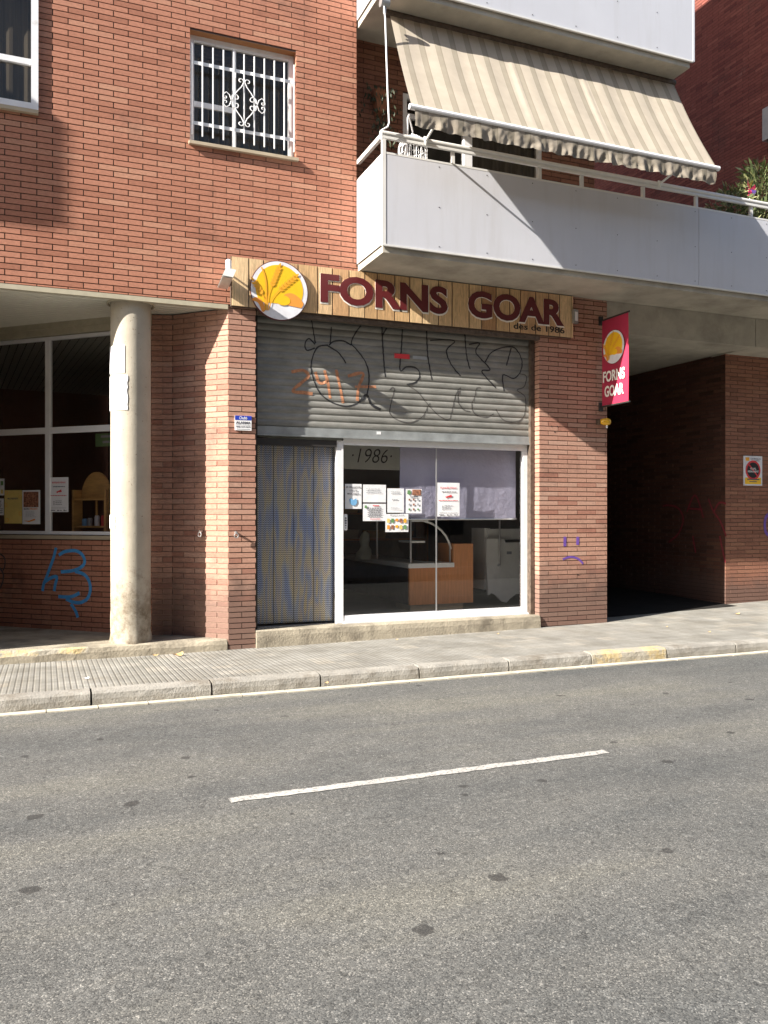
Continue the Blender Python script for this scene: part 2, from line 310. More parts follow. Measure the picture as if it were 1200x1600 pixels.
def column_mat():
    m, ns, ls, b = newmat('column_concrete')
    f = noise_n(ns, ls, 3, 8, .65); r = ramp(ns, [(.3, (.35, .315, .25)), (.7, (.45, .405, .325))]); ls.new(f, r.inputs[0]); out = r.outputs[0]
    k = noise_n(ns, ls, 38, 3, .5); kr = ramp(ns, [(.69, 0), (.73, .8)]); ls.new(k, kr.inputs[0])
    out = mixc(ns, ls, 'MIX', kr.outputs[0], out, (.14, .10, .06))
    tc = ns.new('ShaderNodeTexCoord'); sp = ns.new('ShaderNodeSeparateXYZ'); ls.new(tc.outputs['Object'], sp.inputs[0])
    g = noise_n(ns, ls, 9, 8, .7); ad = N(ns, 'ShaderNodeMath', operation='MULTIPLY_ADD'); ls.new(g, ad.inputs[0]); ad.inputs[1].default_value = -1.15; ls.new(sp.outputs[2], ad.inputs[2])
    rr = ramp(ns, [(0, .85), (.28, 0)]); ls.new(ad.outputs[0], rr.inputs[0])
    g3 = noise_n(ns, ls, 11, 9, .75); r3 = ramp(ns, [(.40, .12), (.62, 1)]); ls.new(g3, r3.inputs[0])
    mm_ = N(ns, 'ShaderNodeMath', operation='MULTIPLY'); ls.new(rr.outputs[0], mm_.inputs[0]); ls.new(r3.outputs[0], mm_.inputs[1])
    out = mixc(ns, ls, 'MIX', mm_.outputs[0], out, (.14, .10, .06))
    ls.new(out, b.inputs['Base Color']); b.inputs['Roughness'].default_value = .8
    h = noise_n(ns, ls, 14, 8, .7); bp = ns.new('ShaderNodeBump'); bp.inputs['Strength'].default_value = .35; bp.inputs['Distance'].default_value = .01
    ls.new(h, bp.inputs['Height']); ls.new(bp.outputs[0], b.inputs['Normal'])
    return m
M['column'] = column_mat()
# ------------------------------------------------------------------ mesh builder and objects
class MB:
    def __init__(s): s.v = []; s.f = []
    def quad(s, a, b, c, d):
        n = len(s.v); s.v += [tuple(a), tuple(b), tuple(c), tuple(d)]; s.f.append((n, n+1, n+2, n+3))
    def poly(s, pts):
        n = len(s.v); s.v += [tuple(p) for p in pts]; s.f.append(tuple(range(n, n+len(pts))))
    def box(s, x0, x1, y0, y1, z0, z1):
        s.obox(Vector((x0, y0, z0)), Vector((x1-x0, 0, 0)), Vector((0, y1-y0, 0)), Vector((0, 0, z1-z0)))
        return s
    def obox(s, O, A, B, Cc):
        n = len(s.v); O = Vector(O)
        s.v += [tuple(p) for p in (O, O+A, O+A+B, O+B, O+Cc, O+A+Cc, O+A+B+Cc, O+B+Cc)]
        fs = [(0, 3, 2, 1), (4, 5, 6, 7), (0, 1, 5, 4), (1, 2, 6, 5), (2, 3, 7, 6), (3, 0, 4, 7)]
        if A.cross(B).dot(Cc) < 0: fs = [f[::-1] for f in fs]
        s.f += [tuple(n+i for i in f) for f in fs]; return s
    def tube(s, pts, r, k=8, caps=True):
        pts = [Vector(p) for p in pts]; n0 = len(s.v); rr = r if isinstance(r, (list, tuple)) else [r]*len(pts)
        up = None
        for i, p in enumerate(pts):
            t = (pts[min(i+1, len(pts)-1)]-pts[max(i-1, 0)]).normalized()
            if up is None: up = Vector((0, 0, 1)) if abs(t.z) < .9 else Vector((1, 0, 0))
            u = (up - t*up.dot(t)).normalized(); w_ = t.cross(u); up = u
            for j in range(k):
                a = 2*math.pi*j/k; s.v.append(tuple(p+(u*math.cos(a)+w_*math.sin(a))*rr[i]))
        for i in range(len(pts)-1):
            for j in range(k):
                a = n0+i*k+j; b = n0+i*k+(j+1) % k; s.f.append((a, b, b+k, a+k))
        if caps:
            s.f.append(tuple(n0+j for j in range(k))[::-1]); s.f.append(tuple(n0+(len(pts)-1)*k+j for j in range(k)))
        return s
    def prism(s, poly, O, U, V, Nn, d0, d1):
        O = Vector(O); A = [O+U*a+V*b+Nn*d0 for a, b in poly]; B = [O+U*a+V*b+Nn*d1 for a, b in poly]
        n = len(s.v); k = len(poly); s.v += [tuple(p) for p in A+B]
        area = sum(poly[i][0]*poly[(i+1) % k][1]-poly[(i+1) % k][0]*poly[i][1] for i in range(k))
        flip = (area > 0) != (U.cross(V).dot(Nn)*(d1-d0) > 0)
        fs = [tuple(n+k+i for i in range(k)), tuple(n+i for i in range(k))[::-1]]
        fs += [(n+i, n+(i+1) % k, n+k+(i+1) % k, n+k+i) for i in range(k)]
        if flip: fs = [f[::-1] for f in fs]
        s.f += fs; return s
    def ribbon(s, pts, wd, nrm):
        """flat painted stroke along pts, facing nrm"""
        pts = [Vector(p) for p in pts]; n0 = len(s.v); nrm = Vector(nrm)
        for i, p in enumerate(pts):
            t = (pts[min(i+1, len(pts)-1)]-pts[max(i-1, 0)]).normalized(); u = t.cross(nrm).normalized()
            ww = (wd[i] if isinstance(wd, list) else wd)/2
            s.v += [tuple(p+u*ww), tuple(p-u*ww)]
        for i in range(len(pts)-1):
            a = n0+2*i; s.f.append((a, a+1, a+3, a+2))
        return s
def link(name, mb, m, parent=None, off=(0, 0, 0), smooth=False):
    me = bpy.data.meshes.new(name); me.from_pydata(mb.v, [], mb.f); me.update()
    if any(off): me.transform(Matrix.Translation(-Vector(off)))
    me.materials.append(M[m] if isinstance(m, str) else m)
    if smooth:
        for p in me.polygons: p.use_smooth = True
    o = bpy.data.objects.new(name, me); C.objects.link(o)
    if parent is not None: o.parent = parent
    else: o.location = off
    return o
class Thing:
    def __init__(s, name, label, cat, loc=(0, 0, 0), group=None):
        s.o = bpy.data.objects.new(name, None); C.objects.link(s.o); s.o.location = loc; s.loc = Vector(loc)
        s.o['label'] = label; s.o['category'] = cat; s.o.empty_display_size = .1
        if group: s.o['group'] = group
    def part(s, name, mb, m, parent=None, smooth=False, label=None):
        o = link(name, mb, m, parent or s.o, s.loc, smooth)
        if label: o['label'] = label
        return o
def single(name, mb, m, label, cat, loc=(0, 0, 0), group=None, smooth=False):
    o = link(name, mb, m, None, loc, smooth); o['label'] = label; o['category'] = cat
    if group: o['group'] = group
    return o
def struct(name, mb, m, smooth=False):
    o = link(name, mb, m, None, (0, 0, 0), smooth); o['kind'] = 'structure'; return o
X = Vector((1, 0, 0)); Y = Vector((0, 1, 0)); Z = Vector((0, 0, 1))
def circ(cx, cy, r, n=48, a0=0, a1=2*math.pi, ry=None):
    ry = ry or r; full = abs(a1-a0) > 6.28
    return [(cx+r*math.cos(a0+(a1-a0)*i/(n if full else n-1)), cy+ry*math.sin(a0+(a1-a0)*i/(n if full else n-1))) for i in range(n)]
def smoothpts(pts, n=6):
    pts = [Vector(p) for p in pts]; out = []
    P = [pts[0]]+pts+[pts[-1]]
    for i in range(1, len(P)-2):
        for k in range(n):
            t = k/n; a, b, c, d = P[i-1], P[i], P[i+1], P[i+2]
            out.append(.5*((2*b)+(c-a)*t+(2*a-5*b+4*c-d)*t*t+(-a+3*b-3*c+d)*t*t*t))
    out.append(pts[-1]); return out
def text(name, s, th, m, O, U, V, Nn, h, width=None, ex=.002, bold=0.0, align='LEFT', shear=0, parent=None, label=None):
    """lettering as mesh: h = capital height, width = total width"""
    cu = bpy.data.curves.new('t', 'FONT'); cu.body = s; cu.offset = bold; cu.extrude = .5; cu.shear = shear; cu.resolution_u = 4; cu.space_line = .95
    to = bpy.data.objects.new('t', cu); C.objects.link(to)
    dg = bpy.context.evaluated_depsgraph_get(); dg.update()
    me = bpy.data.meshes.new_from_object(to.evaluated_get(dg)); bpy.data.objects.remove(to); bpy.data.curves.remove(cu)
    xs = [v.co.x for v in me.vertices]; ys = [v.co.y for v in me.vertices]
    x0, x1, y0, y1 = min(xs), max(xs), min(ys), max(ys)
    sy = h/(y1-y0); sx = (width/(x1-x0)) if width else sy
    O = Vector(O); off = {'LEFT': 0, 'CENTER': -(x1-x0)*sx/2, 'RIGHT': -(x1-x0)*sx}[align]
    for v in me.vertices:
        c = v.co.copy(); v.co = O+U*((c.x-x0)*sx+off)+V*((c.y-y0)*sy)+Nn*((c.z+.5)*ex)
    me.transform(Matrix.Translation(-(th.loc if th else Vector((0, 0, 0)))))
    me.materials.clear(); me.materials.append(M[m]); me.name = name
    o = bpy.data.objects.new(name, me); C.objects.link(o); o.parent = parent or th.o
    if label: o['label'] = label
    return o
# ------------------------------------------------------------------ brick walls
BL, BH, JT = .305, .0617, .0105
def cut(iv, h):
    out = []
    for a, b in iv:
        if h[1] <= a or h[0] >= b: out.append((a, b)); continue
        if h[0] > a: out.append((a, h[0]))
        if h[1] < b: out.append((h[1], b))
    return out
def bricks(mb, O, U, Nn, length, z0, z1, holes=(), ph=0.0, proud=.0072, L=BL, jit=.0009):
    """real bricks, each its own block standing proud of the mortar bed; O at s=0, z=0"""
    O = Vector(O); k = int(z0/BH)-1
    while k*BH < z1:
        a, b = max(k*BH, z0), min(k*BH+BH-JT, z1)
        if b-a > .01:
            iv = [(0, length)]
            for h in holes:
                if h[2] < b-.004 and h[3] > a+.004: iv = cut(iv, h)
            for s0, s1 in iv:
                j = math.floor((s0-ph)/L)-1
                while True:
                    p = j*L+ph+(L/2 if k % 2 else 0); q = p+L-JT; j += 1
                    if p > s1: break
                    p2, q2 = max(p, s0), min(q, s1)
                    if q2-p2 < .012: continue
                    d = proud+random.uniform(-jit, jit); n = len(mb.v)
                    base = [O+U*p2+Z*a, O+U*q2+Z*a, O+U*q2+Z*b, O+U*p2+Z*b]
                    mb.v += [tuple(x) for x in base]+[tuple(x+Nn*d) for x in base]
                    fs = [(4, 5, 6, 7), (0, 1, 5, 4), (1, 2, 6, 5), (2, 3, 7, 6), (3, 0, 4, 7)]
                    if U.cross(Z).dot(Nn) < 0: fs = [f[::-1] for f in fs]
                    mb.f += [tuple(n+i for i in f) for f in fs]
        k += 1
def panelwall(mb, O, U, length, z0, z1, holes=()):
    O = Vector(O); ss = sorted({0, length, *[min(max(h[i], 0), length) for h in holes for i in (0, 1)]}); zz = sorted({z0, z1, *[min(max(h[i], z0), z1) for h in holes for i in (2, 3)]})
    for a, b in zip(ss, ss[1:]):
        for c, d in zip(zz, zz[1:]):
            cx, cz = (a+b)/2, (c+d)/2
            if any(h[0] < cx < h[1] and h[2] < cz < h[3] for h in holes): continue
            mb.quad(O+U*a+Z*c, O+U*b+Z*c, O+U*b+Z*d, O+U*a+Z*d)
def brickwall(th, name, O, U, Nn, length, z0, z1, holes=(), ph=0, m='brick', mm='mortar', label=None, L=BL, bz=None):
    """mortar bed 8 mm behind the nominal face, bricks out to the face"""
    O = Vector(O); mb = MB(); panelwall(mb, O-Nn*.008, U, length, z0, z1, holes)
    bed = th.part(name, mb, mm, label=label)
    b2 = MB(); bricks(b2, O-Nn*.008, U, Nn, length, z0, z1 if bz is None else bz, holes, ph, L=L)
    me = bed.data; n = len(me.vertices)
    v = [tuple(x.co) for x in me.vertices]+[tuple(Vector(p)-th.loc) for p in b2.v]; f = [tuple(p.vertices) for p in me.polygons]; nf = len(f)
    f += [tuple(n+i for i in q) for q in b2.f]
    nm = bpy.data.meshes.new(name); nm.from_pydata(v, [], f); nm.update(); nm.materials.append(M[mm]); nm.materials.append(M[m])
    for i, p in enumerate(nm.polygons): p.material_index = 0 if i < nf else 1
    bed.data = nm; return bed
# ================================================================== the ground
FY = 9.4                       # facade plane
def zp(x, y):
    zc = .125+.002*max(0, min(x, 12)-7)
    zf = max(.055, min(.065+.011*(x-2), .12))+max(0, min(x, 14)-7)*.026
    t = (y-7.5)/(FY-7.5)
    if t <= 1: return zc+(zf-zc)*max(0, t)
    return zf+min(.05, (y-FY)*.02)
mb = MB(); mb.quad((-60, -2.0+.0, 0), (80, -2.0, 0), (80, 7.6, 0), (-60, 7.6, 0)); mb.quad((-300, -300, -.02), (300, -300, -.02), (300, 300, -.02), (-300, 300, -.02))
struct('road', mb, 'asphalt')
mb = MB(); nx, ny = 90, 24
xs = [-20+i*40/nx for i in range(nx+1)]; ys = [7.47, 7.6, 8, 8.5, 9, 9.3, 9.5, 10, 11, 13, 16, 22]
for i in range(nx):
    for j in range(len(ys)-1):
        x0, x1, y0, y1 = xs[i], xs[i+1], ys[j], ys[j+1]
        mb.quad((x0, y0, zp(x0, y0)), (x1, y0, zp(x1, y0)), (x1, y1, zp(x1, y1)), (x0, y1, zp(x0, y1)))
struct('pavement', mb, 'paving')
mb = MB()
for ya, yb in ((9.75, 11.9), (11.9, 18)):
    for xa_, xb_ in ((7.13, 8.5), (8.5, 9.79)): mb.quad((xa_, ya, zp(xa_, ya)+.006), (xb_, ya, zp(xb_, ya)+.006), (xb_, yb, zp(xb_, yb)+.006), (xa_, yb, zp(xa_, yb)+.006))
pass; struct('passage_shade_floor', mb, mat('shade_dark_floor', (.03, .028, .026), 1, spec=0))  # sheet over the paving, coloured near black to deepen the passage shade
def kerbline(name, x0, x1, m):
    mb = MB(); x = x0
    while x < x1-.01:
        e = min(x+.995, x1); s = 10; jz = random.uniform(-.004, .004); jy = random.uniform(-.004, .004)
        prof = [(7.335, -.02), (7.333, .06), (7.342, .105), (7.362, .122), (7.42, .127), (7.485, .129)]
        rows = []
        for i in range(s+1):
            xx = x+.006+(e-x-.012)*i/s; row = []
            for (yy, zz) in prof:
                n = noise.noise(Vector((xx*9, yy*30, zz*30)))*.005
                row.append((xx, yy+jy+n*(1 if yy < 7.45 else 0), zz+jz+n*.4+.002*max(0, min(xx, 12)-7)))
            rows.append(row)
        for a, b in zip(rows, rows[1:]):
            for j in range(len(prof)-1): mb.quad(a[j], b[j], b[j+1], a[j+1])
        mb.poly([rows[0][j] for j in range(len(prof))]+[(rows[0][0][0], 7.485, -.02)]); mb.poly(([rows[-1][j] for j in range(len(prof))]+[(rows[-1][0][0], 7.485, -.02)])[::-1])
        x += 1.0
    return struct(name, mb, m)
kerbline('kerb', -19.65, 5.35, 'concrete_d'); kerbline('kerb_yellow_painted', 5.35, 6.35, 'yellow_kerb'); kerbline('kerb_beyond_driveway', 6.35, 20.35, 'concrete_d')
mb = MB(); x = -20
while x < 20:
    j = random.uniform(-.004, .004); mb.box(x+.004, x+.396, 7.235+j, 7.328, -.01, .012+random.uniform(-.002, .002)); x += .4
struct('gutter_strip', mb, 'gutter')
mb = MB()
def dash(x0, x1):
    n = 40; top = []; bot = []
    for i in range(n+1):
        xx = x0+(x1-x0)*i/n; top.append((xx+random.uniform(-.004, .004), 4.672+random.uniform(-.007, .007), .004)); bot.append((xx, 4.592+random.uniform(-.007, .007), .004))
    for i in range(n): mb.quad(bot[i], bot[i+1], top[i+1], top[i])
for k in (-3, -2, -1, 0, 1, 2): dash(.95+k*6.2, 3.5+k*6.2)
struct('centre_line', mb, 'line')
mb = MB(); mb.box(-60, 80, -3.2, 1.0, -.01, .13); struct('near_pavement', mb, 'concrete_d')
# ================================================================== the brick building with the bakery
PX0, PX1, OX0, OX1 = 1.914, 7.11, 2.23, 6.03
BX = 3.46; ZS = 3.985     # balcony recess edge; underside of the upper wall
B = Thing('brick_building', 'red brick building with bakery shopfront below and white panelled balconies above', 'building', (4.5, FY, .1))
nF = Vector((0, -1, 0))
hole_w1 = (6-.0+1.484, 6+2.708, 5.757, 7.005); hole_w0 = (6-1.5, 6-.075, 5.80, 7.35)
bw = brickwall(B, 'upper_wall', (-6, FY, 0), X, nF, 6+BX, ZS, 8.4, [hole_w1, hole_w0, (6+PX0, 6+BX+.1, 0, 3.96)], ph=.12)
# plain upper part and end walls well above the picture
mb = MB(); mb.box(-6, BX, FY+.004, FY+.3, 8.4, 13.9); mb.box(-6, 7.11, FY+.32, 18, 7.6, 15.0); B.part('upper_storeys', mb, 'brick')
mb = MB(); mb.box(BX-.30, BX-.004, FY+.012, 9.68, 4.6, 8.4); B.part('recess_return', mb, 'brick_shaded')
# lower zone above the sign, and the piers
brickwall(B, 'lintel_wall', (PX0, FY+.002, 0), X, nF, PX1-PX0, 3.962, 4.58, [(BX-PX0-5, 1.56-.02, 3.98, 9)], ph=.1, m='brick_pier')
brickwall(B, 'left_pier', (PX0, FY, 0), X, nF, OX0-PX0, 0, 3.96, ph=0, m='brick_pier', L=.318)
pr = brickwall(B, 'right_pier', (OX1, FY, 0), X, nF, PX1-OX1, 0, 3.96, ph=.145-BL/2, m='brick_pier')
mb = MB(); mb.box(PX0+.012, OX0, FY+.009, 9.9, 0, 3.98); B.part('pier_core', mb, 'mortar'); mb = MB(); mb.box(OX1+.006, PX1-.006, FY+.009, 9.9, 0, 4.5); B.part('pier_core', mb, 'mortar')
brickwall(B, 'right_reveal', (OX1, FY+.010, 0), Y, -X, .30, .1, 3.96, ph=0, m='brick_pier')
brickwall(B, 'passage_side_wall', (PX1, FY+.010, 0), Y, X, 9, .05, 4.1, ph=0, m='brick_deep_shade')
# angled walls of the porch
A0 = Vector((PX0, FY, 0)); A1 = Vector((1.364, 9.95, 0)); A2 = Vector((1.14, 10.02, 0)); A3 = Vector((-.54, 11.55, 0))
def aw(a, b, name, z0, z1, ph=0, holes=(), ext=0):
    U = (b-a).normalized(); Nn = Vector((U.y, -U.x, 0))
    if Nn.y > 0: Nn = -Nn
    return brickwall(B, name, a+U*.001, U, Nn, (b-a).length+ext, z0, z1, holes, ph, m='brick_pier', mm='mortar_l'), U, Nn
aw(A1, A0, 'porch_wall', .15, 3.93, ph=.17)
aw(A2, A1, 'porch_wall', .15, 3.93, ph=-.02)
# window wall
U1 = (A3-A2).normalized(); N1 = Vector((-U1.y, U1.x, 0))
if N1.y > 0: N1 = -N1
def hitw(px, py, d=0.0):
    r = ray(px, py); p0 = A2+N1*d; t = (p0-EYE).dot(N1)/r.dot(N1); return EYE+r*t
def sw(px, py): p = hitw(px, py); return (p-A2).dot(U1), p.z
SIL = 1.30; LW = 5.0
ww = brickwall(B, 'window_wall', A2, U1, N1, LW, .15, SIL, m='brick', ph=.1)
ww2 = brickwall(B, 'window_jamb', A2, U1, N1, .10, SIL+.002, 3.85, m='brick_shaded', ph=.1)
mb = MB(); mb.obox(A2+N1*.012+Z*SIL+U1*.1, U1*(LW-.1), -N1*.2, Z*.045); B.part('window_sill', mb, 'sill')
mb = MB(); mb.obox(A2+N1*.02+Z*3.80, U1*LW, -N1*.15, Z*.075); mb.obox(A2+N1*.045+Z*3.875, U1*LW, -N1*.18, Z*.07); B.part('window_lintel', mb, 'lintel')
def wbox(mb, s0, s1, z0, z1, d0, d1): mb.obox(A2+U1*s0+N1*d0+Z*z0, U1*(s1-s0), N1*(d1-d0), Z*(z1-z0))
mb = MB(); ms = sw(72, 600)[0]; zt = 2.60
GZ0, GZ1 = SIL+.055, 3.79
wbox(mb, .10, .15, GZ0, GZ1, -.07, -.02); wbox(mb, .151, LW, GZ1-.04, GZ1, -.07, -.02); wbox(mb, .151, LW, GZ0, GZ0+.04, -.07, -.02)
for k in range(4): wbox(mb, ms-.035+k*1.25, ms+.035+k*1.25, GZ0+.041, GZ1-.041, -.07, -.022)
wf = B.part('porch_window', mb, 'frame_w')
mb = MB(); prev = .151
for k in range(4):
    s1 = ms-.036+k*1.25; wbox(mb, prev, s1, zt, zt+.075, -.068, -.024); prev = s1+.072
B.part('transom', mb, 'frame_w', wf)
mb = MB(); mb.quad(A2+U1*.12-N1*.045+Z*GZ0, A2+U1*(LW)-N1*.045+Z*GZ0, A2+U1*LW-N1*.045+Z*GZ1, A2+U1*.12-N1*.045+Z*GZ1)
B.part('window_pane', mb, 'glass_p', wf)
# room behind the porch window
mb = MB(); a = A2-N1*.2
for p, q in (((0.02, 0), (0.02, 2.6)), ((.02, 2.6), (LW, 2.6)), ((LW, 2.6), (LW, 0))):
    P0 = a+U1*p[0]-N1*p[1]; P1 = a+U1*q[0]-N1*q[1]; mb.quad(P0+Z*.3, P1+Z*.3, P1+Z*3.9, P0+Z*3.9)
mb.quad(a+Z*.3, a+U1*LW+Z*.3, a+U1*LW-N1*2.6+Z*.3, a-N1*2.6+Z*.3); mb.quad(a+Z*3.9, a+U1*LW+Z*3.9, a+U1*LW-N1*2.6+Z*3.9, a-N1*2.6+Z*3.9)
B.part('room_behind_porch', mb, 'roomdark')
# soffit of metal slats with its front trim
mb = MB(); y = FY+.05; i = 0
while y < 14.4:
    mb.box(-6, 1.95-max(0, 0), y, y+.082, 3.945, 3.955); y += .1
B.part('soffit', mb, 'soffit')
mb = MB(); mb.box(-6, PX0-.006, FY-.012, FY+.046, 3.925, 3.975); B.part('soffit_trim', mb, 'lintel')
mb = MB(); mb.box(-6, 7.1, FY+.05, 18, 3.97, 4.5); mb.box(-6, 3.44, FY+.01, FY+.3, 4.5, 5.7); mb.box(-6, BX-.32, FY+.3, FY+.32, 4.5, 8.4); B.part('floor_structure', mb, 'roomdark')
# column
mb = MB(); cx, cy = .875, 9.655; rows = []
prof = [(.19, .232), (.2, .228), (.26, .222), (.34, .218), (.5, .217), (3.2, .2135), (3.86, .214), (3.945, .214)]
zz = []; z = .19
hs = [.19, .22, .26, .3, .36, .44, .55]+[.7+.25*i for i in range(13)]+[3.945]; K = 56
for hz in hs:
    r = .2165+.014*max(0, 1-(hz-.19)/.12)
    for j in range(K):
        a_ = 2*math.pi*j/K; dn = noise.noise(Vector((math.cos(a_)*3, math.sin(a_)*3, hz*6)))*(.010*max(0, 1-(hz-.19)/.6)+.0012)
        mb.v.append((cx+(r+dn)*math.cos(a_), cy+(r+dn)*math.sin(a_), hz))
for i in range(len(hs)-1):
    for j in range(K): mb.f.append((i*K+j, i*K+(j+1) % K, (i+1)*K+(j+1) % K, (i+1)*K+j))
colo = B.part('column', mb, 'column', smooth=True)
mb = MB(); ring = [(cx+.25*math.cos(t*math.pi/24), cy+.25*math.sin(t*math.pi/24), 3.935) for t in range(49)]; mb.tube(ring, .012, 6, False); B.part('collar', mb, 'lintel', colo)
# porch platform with broken, once yellow edge
mb = MB(); n = 120; fr = []
for i in range(n+1):
    x = -7+(1.9+7)*i/n; dn = noise.noise(Vector((x*5, 0, 0)))*.014+noise.noise(Vector((x*17, 4, 0)))*.008
    ch = max(0, noise.noise(Vector((x*1.7+3.1, 9, 0))))*.03
    fr.append([(x, FY-.012+dn*.4, .02), (x, FY-.008+dn*.5, .13+dn), (x, FY+.004+ch+dn, .175-ch), (x, FY+.03+ch*1.5, .19), (x, FY+.2, .192), (x, 14.5, .195)])
for a_, b_ in zip(fr, fr[1:]):
    for j in range(5): mb.quad(a_[j], b_[j], b_[j+1], a_[j+1])
mb.poly([fr[-1][0], fr[-1][1], fr[-1][2], fr[-1][3], fr[-1][4], (1.9, FY+.2, .02)])
pl = B.part('porch_platform', mb, 'step')
me = pl.data; me.materials.append(M['yellow_kerb'])
for p in me.polygons:
    c = p.center+B.loc
    if c.x < .42 and .1 < c.z < .187 and c.y < FY+.06: p.material_index = 1
# shop step
mb = MB(); n = 60; fr = []
for i in range(n+1):
    x = OX0-.0+(OX1-OX0+.0)*i/n; dn = noise.noise(Vector((x*6, 2, 0)))*.005+noise.noise(Vector((x*21, 4, 0)))*.004
    fr.append([(x, FY-.035+dn*.5, .03), (x, FY-.03+dn*.6, .20+dn), (x, FY-.018+dn, .258), (x, FY+.0, .27), (x, 9.64, .272)])
for a_, b_ in zip(fr, fr[1:]):
    for j in range(4): mb.quad(a_[j], b_[j], b_[j+1], a_[j+1])
for e in (fr[0], fr[-1]): mb.poly(e[:4]+[(e[0][0], FY+.0, .03)])
B.part('shop_step', mb, 'step')
# interior of the shop
mb = MB(); mb.quad((OX0, 9.64, .268), (7.0, 9.64, .268), (7.0, 14, .268), (OX0, 14, .268)); B.part('shop_floor', mb, 'tilefloor')
mb = MB(); mb.quad((OX0+.01, 9.9, .26), (OX0+.01, 14, .26), (OX0+.01, 14, 3.3), (OX0+.01, 9.9, 3.3)); mb.quad((OX0, 14, .26), (7, 14, .26), (7, 14, 3.3), (OX0, 14, 3.3)); mb.quad((7, 9.9, .26), (7, 14, .26), (7, 14, 3.3), (7, 9.9, 3.3)); mb.quad((OX0, 9.64, 3.3), (7, 9.64, 3.3), (7, 14, 3.3), (OX0, 14, 3.3))
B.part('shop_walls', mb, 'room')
mb = MB(); mb.box(OX0+.3, 4.95, 10.5, 10.7, 2.22, 3.28); bh = B.part('bulkhead', mb, 'bulk')
text('painted_year', '·1986·', B, 'black', (3.80, 10.499, 2.30), X, Z, nF, .19, .58, .002, -.012, shear=.25, parent=bh)
# shutter
SY = 9.57; SB, ST = 2.53, 3.98; SP = .0805
def sd(z):
    if z < SB+.115: return .016
    f = ((z-SB-.115)/SP) % 1.0
    return .003+.010*(math.sin(math.pi*min(f/.86, 1))**.55 if f < .86 else 0)
mb = MB(); zs = []; k = 0
while SB+.115+k*SP < ST:
    for f in (0.0, .05, .2, .45, .65, .8, .855, .9): zs.append(SB+.115+(k+f)*SP)
    k += 1
nxs = 16
for i, z in enumerate(zs):
    for j in range(nxs+1):
        mb.v.append((2.255+(5.985-2.255)*j/nxs, SY-sd(z)+.0015*math.sin(j*2.1+i*.05), z))
for i in range(len(zs)-1):
    for j in range(nxs):
        a_ = i*(nxs+1)+j; mb.f.append((a_, a_+1, a_+nxs+2, a_+nxs+1))
sh = B.part('roller_shutter', mb, 'shutter')
mb = MB(); mb.box(2.255, 5.985, SY-.022, SY+.01, SB, SB+.108); mb.box(2.255, 5.985, SY-.034, SY-.0225, SB-.002, SB+.016); B.part('bottom_bar', mb, 'galv', sh)
mb = MB(); mb.box(OX0+.001, 2.275, SY-.06, SY+.05, .272, 3.96); B.part('guide_rail', mb, 'dark', sh)
mb = MB(); mb.box(5.965, OX1-.010, SY-.06, SY+.05, .272, 3.96); B.part('guide_rail', mb, 'rust', sh)
def z7(zx, zy): return 400+zx*.3667, 500+zy*.3667
def shut_stroke(mb, pts, wd):
    P = smoothpts([at(*z7(a, b), SY) for a, b in pts], 5); Q = []
    for p, q in zip(P, P[1:]):
        n = max(1, int((q-p).length/.012))
        for t in range(n): Q.append(p+(q-p)*t/n)
    Q.append(P[-1]); Q = [p for p in Q if p.z < 3.96]
    if len(Q) < 2: return
    n0 = len(mb.v)
    for i, p in enumerate(Q):
        t = (Q[min(i+1, len(Q)-1)]-Q[max(i-1, 0)]).normalized(); u = t.cross(nF).normalized()
        for sgn in (.5, -.5):
            r = p+u*wd*sgn*(.85+.3*noise.noise(p*9)); mb.v.append((r.x, SY-max(sd(r.z), sd(r.z+.004), sd(r.z-.004))-.0022-(.006 if r.z < SB+.115 else 0), r.z))
    for i in range(len(Q)-1): a_ = n0+2*i; mb.f.append((a_, a_+1, a_+3, a_+2))
mb = MB()
for s in ([(235, 0), (245, 60), (252, 100)], [(250, 105), (225, 80), (208, 100), (215, 130), (250, 120)], [(320, 30), (315, 100)],
          [(305, 108), (260, 118), (235, 180), (240, 240), (270, 310), (320, 350), (380, 368), (430, 355), (470, 320), (480, 240), (465, 180), (430, 130), (405, 100), (420, 60), (445, 25)],
          [(300, 108), (350, 140), (382, 185)], [(310, 108), (330, 92), (370, 90), (405, 108)], [(535, 30), (538, 100), (545, 200), (550, 245)], [(537, 66), (555, 35)],
          [(622, 40), (618, 120), (612, 215), (640, 200), (680, 205), (697, 235), (680, 265), (640, 275)], [(725, 45), (730, 150), (748, 255)], [(740, 88), (800, 85), (845, 92), (810, 130), (830, 190), (870, 240)],
          [(888, 60), (895, 150), (910, 210)], [(905, 105), (950, 100), (935, 140), (995, 210), (960, 220), (1020, 290)], [(975, 180), (1000, 140), (1050, 118), (1100, 120), (1130, 170), (1125, 220), (1095, 250), (1050, 235), (1055, 305)], [(1065, 195), (1085, 120)]):
    shut_stroke(mb, s, .020)
shut_stroke(mb, [(440, 350), (470, 320), (490, 360), (530, 383)], .035)
B.part('graffiti', mb, 'g_black', sh)
mb = MB()
for s in ([(640, 275), (690, 310), (730, 360), (780, 410), (820, 425), (832, 395), (850, 320), (870, 290), (858, 340), (880, 380), (910, 390)], [(568, 300), (580, 288), (588, 300), (575, 350), (570, 400), (610, 430), (660, 437), (710, 410), (730, 370), (740, 355)],
          [(955, 290), (938, 292), (930, 330), (918, 360), (930, 400), (980, 415), (1010, 400)], [(1020, 380), (1050, 425), (1100, 435), (1140, 410), (1145, 330), (1110, 300), (1140, 285), (1150, 240), (1120, 230)]):
    shut_stroke(mb, s, .015)
B.part('graffiti', mb, 'g_thin', sh)
mb = MB()
